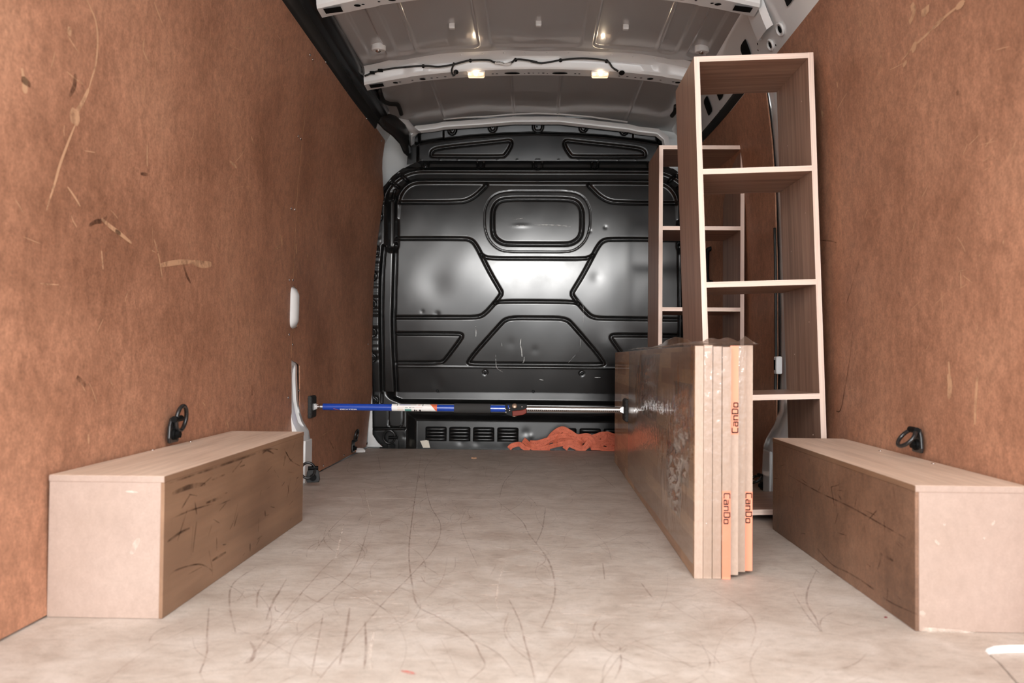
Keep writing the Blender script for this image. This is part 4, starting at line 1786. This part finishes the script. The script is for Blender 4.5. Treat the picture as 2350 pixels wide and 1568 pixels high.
# ---- wiring harness on the roof bow
def harness():
    Yc = 3.462

    def z5(u, v):
        return at(840+u/5.595, 100+v/5.595, Yc)

    def z3(u, v):
        return at(1200+u/3.357, v/3.357, Yc)
    root = empty('wiring_harness', z5(735, 285))
    tag(root, 'black wiring harness clipped along the white roof bow', 'cable')
    P1 = [z5(-20, 418), z5(80, 378), z5(190, 345), z5(400, 312), z5(735, 287), z5(930, 297), z5(1100, 272), z5(1240, 236), z5(1340, 216), z5(1560, 211), z5(1650, 240)]
    P2 = [z5(1780, 262), z5(1870, 240), z5(1920, 207), z5(2010, 205), z5(2200, 238), z3(60, 472), z3(150, 486), z3(290, 463), z3(400, 452), z3(500, 451), z3(645, 470), z3(690, 520), z3(735, 550)]
    MB().tube(spline(P1+P2, 6), .0042, 8).build('cable', M['rubber'], root, sm=True)
    MB().tube([p_+Vector((0, .003, -.006)) for p_ in spline(P1[4:]+P2[:7], 5)], .0016, 6).build('wire', M['paper'], root, sm=True)
    for q in (z5(735, 287), z5(1340, 216), z5(1920, 207), z3(290, 463), z3(645, 470)):
        MB().dome(q+Vector((0, .003, 0)), (0, -1, -.2), .0085, .8, 14, 4).build('clip', M['blackplastic'], root, sm=True)
    for q in (z5(80, 376), z5(185, 346)):
        MB().box((q.x-.011, q.y-.006, q.z-.006), (q.x+.011, q.y+.006, q.z+.006)).build('connector', M['blackplastic'], root, bevel=.002)
    MB().tube([q+Vector((0, -.004, 0)) for q in spline([z5(1130, 250), z5(1115, 300), z5(1100, 350), z5(1110, 395), z5(1132, 412), z5(1145, 390), z5(1140, 350)], 6)], .004, 8).build('hanging_loop', M['rubber'], root, sm=True)
    q = z5(1150, 345)
    MB().dome(q+Vector((0, .02, 0)), (0, -1, -.8), .011, .5, 14, 3).build('grommet', M['blackplastic'], root, sm=True)
    q = z3(765, 552)
    MB().dome(q+Vector((0, .016, 0)), (0, -.6, -1), .013, .4, 14, 3).build('grommet', M['blackplastic'], root, sm=True)
    a, b = z5(1655, 235), z5(1865, 290)
    tg = MB()
    tg.grid([(x, Yc-.006-.003*math.sin(i*1.3), zz+.004*math.sin(i*.9)) for i, x in enumerate(np.linspace(a.x, b.x, 8)) for zz in (a.z-.004, b.z+.002)], 8, 2)
    tgo = tg.build('paper_tag', M['paper'], root, sm=True, solid=.0006)
    pb = MB()
    for k in range(12):
        x = a.x+.006+k*.0027
        pb.box((x, Yc-.0105, a.z-.0065), (x+(.0016 if k % 3 else .0008), Yc-.0102, a.z-.003))
    pb.build('tag_print', M['ink'], tgo)


harness()


# ---- interior lamps in the roof bow
def lamp(px, label):
    c = at(px, 157, 3.505)
    zb = zroof(c.x)-.066
    root = empty('interior_lamp', (c.x, c.y, zb))
    tag(root, label, 'lamp', 'lit lamps under the roof bow')
    MB().box((c.x-.040, c.y-.018, zb-.003), (c.x+.040, c.y+.020, zb+.004)).build('base', M['white'], root, bevel=.0015)
    b = MB().box((c.x-.036, c.y-.022, zb-.019), (c.x+.036, c.y+.016, zb-.003)).build('lens', M['lens'], root, bevel=.006)
    rb = MB()
    for k in range(9):
        x = c.x-.030+k*.0075
        rb.box((x-.0012, c.y-.0230, zb-.018), (x+.0012, c.y-.0215, zb-.004))
    rb.build('lens_rib', M['lens'], b)
    MB().dome((c.x, c.y-.0226, zb-.010), (0, -1, 0), .009, .25, 14, 3).build('bulb_glow', M['bulb'], b, sm=True)
    return root


lamp(1093, 'lit clear lamp on the roof bow beside the hanging cable loop')
lamp(1377, 'lit clear lamp on the roof bow beside the black cable grommet')

# ---- black drain hose in the roof corner
hp = [(871, 206), (873, 214), (880, 231), (893, 238), (911, 240), (917, 249), (921, 262)]
hose = MB().tube(spline([at(x, y, 3.72+.055*i) for i, (x, y) in enumerate(hp)], 6), .0105, 12).build('drain_hose', M['rubber'], None, sm=True)
tag(hose, 'bent black drain hose in the roof corner above the rail cover', 'hose')
hr = [(1551, 243), (1549, 256), (1542, 266)]
hose2 = MB().tube(spline([at(x, y, 3.92+.05*i) for i, (x, y) in enumerate(hr)], 6), .0105, 12).build('drain_hose', M['rubber'], None, sm=True)
tag(hose2, 'short black drain hose in the roof corner half hidden by the tall shelf unit', 'hose')
# stepped white corner gussets behind the hose
for sgn, pts in ((-1, [(876, 242), (893, 262), (912, 285), (930, 300)]), ):
    P = []
    for i, (x, y) in enumerate(pts):
        a = at(x, y, 4.10+.06*i)
        b = at(x+38, y+6, 4.20+.05*i)
        P += [a, (a+b)/2+Vector((0, 0, -.006*(i % 2))), b]
    MB().grid([tuple(q) for q in P], 4, 3).build('corner_gusset', M['white'], ceil, sm=True, solid=.002)

# ---- black handle on the right lining, seen through the shelf units
ph = on_wall(1634, 610, 1)
hd = MB()
hb_ = [(ph.x+.002, ph.y, ph.z+.085), (ph.x-.022, ph.y, ph.z+.075), (ph.x-.026, ph.y, ph.z+.03), (ph.x-.026, ph.y, ph.z-.05), (ph.x-.020, ph.y, ph.z-.078), (ph.x+.002, ph.y, ph.z-.085)]
hd.tube(spline(hb_, 5), .012, 10)
hdo = hd.build('grab_handle', M['blackplastic'], None, sm=True)
tag(hdo, 'black grab handle on the right lining near the partition', 'handle')

# ---- litter
# brown leaf scraps at the front left corner
for k, (px, py, s, lb_) in enumerate([(850, 1024, .028, 'curled dry brown leaf in the corner beside the partition'), (871, 1026, .012, 'small dry leaf crumb on the floor edge below the partition')]):
    c = on_floor(px, py)
    P = []
    for i in range(9):
        t = i/8
        w = math.sin(math.pi*t)**.7*s*.4
        for s_ in (-1, 0, 1):
            P.append((c.x+(t-.5)*s*2, c.y+s_*w, .002+.010*abs(s_)*(.6 if k else 1)+.012*math.sin(t*5)**2*(s/.028)))
    o = MB().grid(P, 9, 3).build('dry_leaf', M['leaf'], None, sm=True, solid=.0006)
    tag(o, lb_, 'leaf')
c = on_floor(824, 1039)
b = MB()
rr = random.Random(3)
n = 10
P = []
for i in range(7):
    th = math.pi*i/6
    for j in range(n):
        ph_ = 2*math.pi*j/n
        r_ = .018*(.75+.5*rr.random())
        P.append((c.x+1.6*r_*math.sin(th)*math.cos(ph_), c.y+r_*math.sin(th)*math.sin(ph_), max(.0004, .010+r_*.7*math.cos(th))))
for i in range(6):
    for j in range(n):
        b.f.append((i*n+j, i*n+(j+1) % n, (i+1)*n+(j+1) % n, (i+1)*n+j))
b.v = P
o = b.build('paper_scrap', M['paper'], None)
tag(o, 'crumpled scrap of white paper on the floor by the left wall', 'paper scrap')
c = on_floor(1088, 1053)
o = MB().prism([(c.x-.014, c.y-.004), (c.x, c.y-.010), (c.x+.013, c.y-.003), (c.x+.008, c.y+.008), (c.x-.009, c.y+.009)], 2, .0003, .007).build('wood_chip', M['chip'], None, bevel=.001)
tag(o, 'small brown wood chip lying on the floor near the partition', 'wood chip')
c = on_floor(2032, 1418)
o = MB().prism([(c.x-.003, c.y-.002), (c.x+.003, c.y-.002), (c.x+.001, c.y+.004)], 2, .0003, .0015).build('red_flake', mat('red_flake', (.18, .01, .02, 1), .6), None)
tag(o, 'tiny dark red flake on the floor beside the wheel arch box', 'flake')
# cream tape on the louvred sheet
T = [at(x, y, YLOU-.003) for x, y in [(964, 1012), (983, 1010), (987, 1028), (971, 1028)]]
o = MB().add([tuple(q) for q in T], [(0, 1, 2, 3)]).build('tape_piece', M['tape'], None, solid=.0008)
tag(o, 'piece of cream tape stuck on the black partition below the louvres', 'tape')


# ================================================================== WEAR MARKS
def marks(name, m, parent, strokes, nrm, lift=.0006):
    """strokes: list of (points, width); thin worn lines lying on a surface"""
    mb = MB()
    for P, w in strokes:
        P = spline(P, 5) if len(P) > 2 else [Vector(P[0]).lerp(Vector(P[1]), i/5) for i in range(6)]
        n = len(P)
        V = []
        for i, p_ in enumerate(P):
            t = (P[min(i+1, n-1)]-P[max(i-1, 0)])
            if t.length < 1e-7:
                t = Vector((0, 1, 0))
            t.normalize()
            s = t.cross(nrm).normalized()
            ww = w*.5*(.25+.75*math.sin(math.pi*(i+.6)/(n+.2))**.6)
            for q in (p_+s*ww, p_-s*ww):
                V.append(q+nrm*lift)
        mb.grid([tuple(q) for q in V], n, 2)
    o = mb.build(name, m, parent)
    tag(o, kind='stuff')
    return o


rm = random.Random(21)
# floor scuffs: the long arcs seen in the picture
Z6 = lambda u, v: (400+u*1100/2350, 1040+v*528/1128)
fs = []
ARCS = [
    ([(1210, 0), (1190, 150), (1165, 330), (1150, 480), (1165, 640), (1195, 750), (1300, 810), (1450, 910), (1500, 990), (1520, 1050), (1440, 1120)], .006),
    ([(1300, 0), (1230, 80), (1250, 240), (1305, 350), (1280, 460), (1170, 590), (1040, 720), (920, 860), (760, 1050), (700, 1128)], .005),
    ([(870, 20), (850, 90), (980, 140), (1090, 180), (1180, 195)], .004), ([(880, 270), (780, 360), (690, 480)], .004),
    ([(960, 330), (920, 470), (870, 580), (780, 670), (620, 790), (400, 920)], .005), ([(400, 560), (290, 640), (270, 740), (300, 880)], .006),
    ([(170, 760), (160, 900), (160, 980), (120, 1090)], .005), ([(440, 640), (410, 690), (405, 760)], .006), ([(900, 420), (760, 540), (640, 670), (540, 780), (430, 900)], .004),
    ([(1600, 250), (1700, 330), (1740, 400), (1830, 520), (1865, 640), (1855, 740), (1800, 860)], .007), ([(1820, 270), (1805, 370), (1775, 440)], .006),
    ([(1640, 720), (1690, 820), (1720, 930), (1755, 1060), (1770, 1128)], .005), ([(1430, 280), (1405, 350), (1440, 450), (1490, 560)], .003),
    ([(730, 790), (700, 950), (670, 1100)], .004), ([(860, 760), (840, 900), (810, 1040)], .008), ([(935, 830), (940, 960), (930, 1060)], .007),
    ([(1970, 950), (1880, 1040), (1820, 1128)], .004), ([(2185, 950), (2190, 1040), (2160, 1110)], .005), ([(370, 925), (395, 970), (375, 1020), (340, 1035)], .010),
    ([(2290, 640), (2350, 720)], .006), ([(1690, 60), (1620, 140), (1595, 220)], .005), ([(1000, 20), (1010, 80)], .006), ([(1990, 120), (2080, 110), (2160, 170)], .007), ([(1310, 20), (1420, 70), (1440, 80)], .005),
    ([(550, 620), (480, 740), (450, 820)], .007), ([(1100, 300), (1240, 220)], .003), ([(1210, 545), (1300, 600)], .004), ([(2230, 410), (2350, 480)], .004), ([(2100, 540), (2110, 620)], .005)]
for pts, w in ARCS:
    fs.append(([on_floor(*Z6(u, v)) for u, v in pts], w*.62))
fs += [([on_floor(x, y) for x, y in [(1876, 1305), (1855, 1350), (1852, 1385), (1872, 1420), (1882, 1450)]], .004), ([on_floor(x, y) for x, y in [(1820, 1360), (1850, 1410), (1885, 1450)]], .003), ([on_floor(x, y) for x, y in [(1862, 1300), (1885, 1320)]], .004)]
for _ in range(50):
    c = Vector((rm.uniform(-.66, .66), rm.uniform(1.25, 4.2), 0))
    a = rm.gauss(math.pi/2, .7)
    L = rm.uniform(.04, .28)
    k = rm.uniform(-.6, .6)
    P = [c+Vector((math.cos(a+k*t), math.sin(a+k*t), 0))*L*t for t in (-.5, -.2, .1, .5)]
    if any(abs(q.x) > .67 or q.y > 4.23 or q.y < 1.1 for q in P):
        continue
    if any(q.x > .32 and 1.75 < q.y < 3.9 for q in P):
        continue
    fs.append((P, rm.uniform(.001, .003)))
UPZ = Vector((0, 0, 1))
marks('scuff_marks', M['m_brown'], floor, fs, UPZ, .0005)
ff = []
for _ in range(520):
    c = Vector((rm.uniform(-.66, .66), rm.uniform(1.15, 4.2), 0))
    a = rm.gauss(math.pi/2, .75)
    L = rm.uniform(.05, .45)
    k = rm.uniform(-.9, .9)
    P = [c+Vector((math.cos(a+k*t), math.sin(a+k*t), 0))*L*t for t in (-.5, -.2, .1, .5)]
    if any(abs(q.x) > .67 or q.y > 4.23 or q.y < 1.05 for q in P) or any(q.x > .32 and 1.75 < q.y < 3.9 for q in P):
        continue
    ff.append((P, rm.uniform(.0008, .0032)))
marks('faint_scratches', M['m_faint'], floor, ff, UPZ, .0003)
fl = []
for _ in range(220):
    cx_ = rm.choice([(-.22, 2.35), (.0, 2.05), (.30, 2.2), (-.3, 1.6), (.1, 1.55), (-.1, 1.75)])
    c = Vector((rm.gauss(cx_[0], .10), rm.gauss(cx_[1], .10), 0))
    L = rm.uniform(.01, .05)
    a = rm.gauss(0, .25)
    if abs(c.x) < .62 and not (c.x > .3 and c.y > 1.7):
        fl.append(([c, c+Vector((math.cos(a), math.sin(a), 0))*L], rm.uniform(.002, .006)))
fl += [([on_floor(*Z6(u, v)) for u, v in pts], w) for pts, w in [([(830, 350), (810, 440), (790, 520)], .006), ([(930, 180), (960, 290), (965, 320)], .004), ([(980, 880), (960, 980), (965, 1060)], .005), ([(1610, 560), (1580, 700), (1590, 780)], .004)]]
marks('rub_marks', M['m_lightfloor'], floor, fl, UPZ, .0008)
marks('paint_spots', M['m_red'], floor, [([on_floor(922, 1540), on_floor(938, 1545), on_floor(953, 1549)], .009)], UPZ, .0009)

# side wall scratches
NL, NR = Vector((1, 0, 0)), Vector((-1, 0, 0))
S0 = 760/1702


def wl_(pts, side=-1, s=1.0, ox=0, oy=0):
    return [on_wall(ox+u*s, oy+v*s, side) for u, v in pts]


sl_ = [(wl_([(440, -10), (465, 45), (490, 110), (500, 210), (490, 330), (470, 400), (455, 455)], s=S0), .006), (wl_([(455, 455), (425, 520), (385, 590)], s=S0), .010), (wl_([(385, 560), (380, 640)], s=S0), .034),
       (wl_([(385, 640), (345, 740), (305, 850), (280, 940), (235, 1085)], s=S0), .007), (wl_([(520, 1125), (560, 1160), (620, 1205), (675, 1250)], s=S0), .010),
       (wl_([(345, 960), (380, 1010), (410, 1060)], s=S0), .005), (wl_([(820, 1365), (900, 1350), (990, 1345)], s=S0), .014), (wl_([(990, 1348), (1040, 1360), (1085, 1358)], s=S0), .020),
       (wl_([(790, 1230), (815, 1320), (832, 1430)], s=S0), .006), (wl_([(755, 745), (755, 855)], s=S0), .006), (wl_([(520, 1290), (528, 1385)], s=S0), .006), (wl_([(740, 200), (735, 260), (765, 325)], s=S0), .005),
       (wl_([(790, 10), (832, 120)], s=S0), .005), (wl_([(1180, 830), (1215, 862)], s=S0), .010), (wl_([(1290, 700), (1303, 745)], s=S0), .008), (wl_([(345, 150), (365, 172)], s=S0), .018),
       (wl_([(1440, 1210), (1450, 1260)], s=S0), .016), (wl_([(1410, 1280), (1430, 1275), (1440, 1255)], s=S0), .006), (wl_([(1520, 1255), (1524, 1305)], s=S0), .016), (wl_([(1578, 1305), (1582, 1340)], s=S0), .010), (wl_([(1652, 1350), (1656, 1380)], s=S0), .010),
       (wl_([(510, 295), (513, 350)], s=.3954, oy=880), .006), (wl_([(1175, 110), (1190, 130)], s=.3954, oy=880), .004), (wl_([(1315, 215), (1325, 260)], s=.3954, oy=880), .006), (wl_([(110, 350), (125, 440)], s=S0), .008), (wl_([(112, 430), (140, 445)], s=S0), .03),
       (wl_([(735, 530), (740, 460), (737, 350)], s=S0), .002), (wl_([(1300, 960), (1240, 960), (1180, 980)], s=S0), .001), (wl_([(765, 985), (740, 1000), (738, 1015)], s=1), .003), (wl_([(900, 985), (890, 900)], s=.3954, oy=880), .002)]
for _ in range(70):
    x, y = rm.uniform(30, 820), rm.uniform(30, 980)
    if x > 700 and y < 260:
        continue
    a = rm.gauss(1.3, .5)
    L = rm.uniform(8, 55)
    sl_.append((wl_([(x, y), (x+math.cos(a)*L*.5+rm.uniform(-2, 2), y+math.sin(a)*L*.5), (x+math.cos(a)*L, y+math.sin(a)*L)]), rm.uniform(.001, .003)))
marks('scratch_marks', M['m_pale'], wall_l, sl_, NL, .0008)
dl_ = [(wl_([(455, 1160), (490, 1140), (530, 1135), (548, 1110)], s=S0), .010), (wl_([(590, 1185), (618, 1203)], s=S0), .010), (wl_([(108, 405), (125, 415), (155, 440)], s=S0), .014), (wl_([(940, 1355), (955, 1410), (978, 1455)], s=S0), .010),
       (wl_([(720, 893), (760, 898)], s=S0), .008), (wl_([(385, 380), (380, 440), (355, 495)], s=S0), .012), (wl_([(175, 865), (195, 885)], s=1), .012), (wl_([(1460, 10), (1462, 70)], s=.3954, oy=880), .008), (wl_([(755, 1010), (765, 1030)], s=1), .010)]
marks('scuff_marks', M['m_dark'], wall_l, dl_, NL, .0010)
R0 = 650/1456
wr = lambda pts: wl_(pts, 1, R0, 1700, 0)
sr_ = [(wr([(880, 20), (890, 60), (868, 120)]), .022), (wr([(930, 70), (970, 40)]), .024), (wr([(1155, 5), (1090, 55), (1020, 115), (960, 175), (890, 240), (830, 310)]), .007), (wr([(1150, 10), (1110, 40)]), .016), (wr([(1045, 92), (990, 145)]), .012), (wr([(905, 225), (880, 260)]), .022), (wr([(855, 315), (835, 340)]), .012),
       (wr([(615, 110), (620, 140)]), .008), (wr([(495, 420), (500, 450)]), .008), (wr([(415, 570), (425, 600)]), .014), (wr([(545, 480), (515, 530), (495, 565)]), .003), (wr([(720, 285), (725, 300)]), .008), (wr([(1132, 1400), (1134, 1480)]), .004), (wr([(1355, 1230), (1350, 1255)]), .004)]
sr2 = [(wl_([(2178, 830), (2180, 860)], 1), .008), (wl_([(2177, 858), (2181, 885), (2178, 915)], 1), .020), (wl_([(2244, 866), (2240, 920), (2238, 975)], 1), .010), (wl_([(2050, 1010), (2035, 985), (2040, 965)], 1), .002)]
for _ in range(50):
    x, y = rm.uniform(1930, 2340), rm.uniform(20, 1000)
    a = rm.gauss(1.8, .5)
    L = rm.uniform(8, 45)
    sr_.append((wl_([(x, y), (x+math.cos(a)*L*.5+rm.uniform(-2, 2), y+math.sin(a)*L*.5), (x+math.cos(a)*L, y+math.sin(a)*L)], 1), rm.uniform(.0008, .0024)))
marks('scratch_marks', M['m_pale'], wall_r, sr_+sr2, NR, .0008)
dr_ = [(wr([(610, 1345), (580, 1450), (545, 1560)]), .007), (wr([(1115, 465), (1118, 490)]), .012), (wl_([(1958, 760), (1950, 830), (1940, 890), (1930, 940), (1920, 944)], 1), .006), (wl_([(1884, 552), (1905, 553), (1922, 558)], 1), .004)]
marks('scuff_marks', M['m_dark'], wall_r, dr_, NR, .0010)


# scuffs on the wheel arch box sides
def on_plane_x(px, py, x):
    d = ray(px, py)
    t = x/d.x
    return Vector((x, d.y*t, CAMH+d.z*t))


ss = []
K = 760/1922
for pts, w in [([(1000, 640), (1100, 600), (1190, 585)], .010), ([(1195, 695), (1290, 660)], .006), ([(970, 920), (1040, 870), (1100, 840)], .005), ([(980, 540), (1150, 490), (1200, 430), (1330, 400), (1450, 370), (1560, 355), (1610, 385)], .005), ([(1535, 740), (1540, 770)], .008), ([(1655, 420), (1645, 480)], .008), ([(1230, 1030), (1310, 980)], .006), ([(970, 1145), (1010, 1090), (1150, 1050), (1225, 1085), (1230, 1120)], .003), ([(1450, 930), (1450, 975)], .006), ([(1670, 590), (1675, 640)], .006), ([(1130, 690), (1140, 760)], .004), ([(1660, 400), (1690, 450), (1740, 480)], .004), ([(985, 790), (1100, 740), (1230, 700)], .003), ([(1520, 410), (1550, 390), (1590, 410)], .005)]:
    ss.append(([(lambda q: Vector((q.x, q.y, min(q.z, .246))))(on_plane_x(u*K, 880+v*K, -.6776)) for u, v in pts], w))
for _ in range(46):
    y, z = rm.uniform(1.5, 2.33), rm.uniform(.015, .235)
    a = rm.choice([rm.gauss(0, .25), rm.gauss(0, .3), rm.gauss(1.4, .3), rm.gauss(.2, .3)])
    L = rm.uniform(.01, .07)
    q = Vector((-.678, y+math.cos(a)*L, min(.246, max(.006, z+math.sin(a)*L))))
    ss.append(([Vector((-.678, y, z)), q], rm.uniform(.0012, .004)))
marks('scuff_marks', M['m_dark'], sideL, ss, Vector((1, 0, 0)), .0006)
ss = []
K2 = 670/1573
for pts, w in [([(310, 450), (460, 535), (640, 620), (800, 710), (940, 790)], .003), ([(450, 830), (540, 930), (640, 980), (760, 1060), (850, 1130), (1000, 1200)], .003), ([(570, 550), (590, 580)], .004), ([(780, 640), (735, 690)], .003), ([(800, 870), (870, 910)], .005), ([(490, 490), (460, 540)], .003)]:
    ss.append(([on_plane_x(1680+u*K2, 900+v*K2, .6896) for u, v in pts], w))
for _ in range(36):
    y, z = rm.uniform(1.5, 2.3), rm.uniform(.015, .235)
    a = rm.choice([rm.gauss(0, .25), rm.gauss(1.5, .3)])
    L = rm.uniform(.01, .06)
    ss.append(([Vector((.69, y, z)), Vector((.69, y+math.cos(a)*L, min(.246, max(.006, z+math.sin(a)*L))))], rm.uniform(.0012, .003)))
marks('scuff_marks', M['m_dark'], sideR, ss, Vector((-1, 0, 0)), .0006)
# pale chips on the box ends and sides
fy0 = 1.4712
ch = [([at(320, 1235, fy0), at(312, 1250, fy0), at(302, 1272, fy0)], .010), ([at(290, 1128, fy0), at(318, 1130, fy0)], .004)]
marks('pale_chips', M['m_white'], boxL, ch, Vector((0, -1, 0)), .0012)
ch = [([at(2145, 1240, 1.477), at(2155, 1250, 1.477)], .005), ([at(2165, 1202, 1.477), at(2168, 1206, 1.477)], .004), ([at(2256, 1235, 1.477), at(2260, 1237, 1.477)], .004), ([at(2282, 1195, 1.477), at(2276, 1205, 1.477)], .004), ([at(2110, 1405, 1.477), at(2122, 1412, 1.477)], .010), ([at(2115, 1445, 1.477), at(2160, 1450, 1.477), at(2240, 1456, 1.477)], .012)]
marks('pale_chips', M['m_white'], boxR, ch, Vector((0, -1, 0)), .0012)

# bare scratches in the partition's paint
ps = []
for pts, w in [([(1226, 515), (1222, 560), (1230, 600), (1234, 650)], .006), ([(1250, 650), (1248, 680), (1240, 697)], .004), ([(888, 420), (890, 460), (889, 500)], .005), ([(1037, 635), (1038, 690), (1046, 735), (1090, 765)], .003), ([(1082, 545), (1084, 572)], .003), ([(1780, 805), (1825, 806)], .004), ([(1670, 520), (1660, 600), (1580, 695)], .0012), ([(1640, 220), (1690, 270), (1690, 400)], .0012), ([(1365, 820), (1395, 826)], .003)]:
    ps.append(([(lambda q: Vector((q.x, YP+crown(q.z)-.0006, q.z)))(at(820+u/3.264, 620+v/3.264, YP-.01)) for u, v in pts], w))
for pts, w in [([(1330, 808), (1430, 808), (1520, 812), (1600, 822)], .005), ([(1165, 820), (1200, 812), (1250, 812)], .003), ([(1165, 768), (1240, 758)], .002)]:
    ps.append(([(lambda q: Vector((q.x, YP+crown(q.z)-.0006, q.z)))(at(820+u/3.264, 270+v/3.264, YP-.01)) for u, v in pts], w))
marks('bare_scratches', M['m_grey'], wall_b, ps, Vector((0, -1, 0)), .0022)
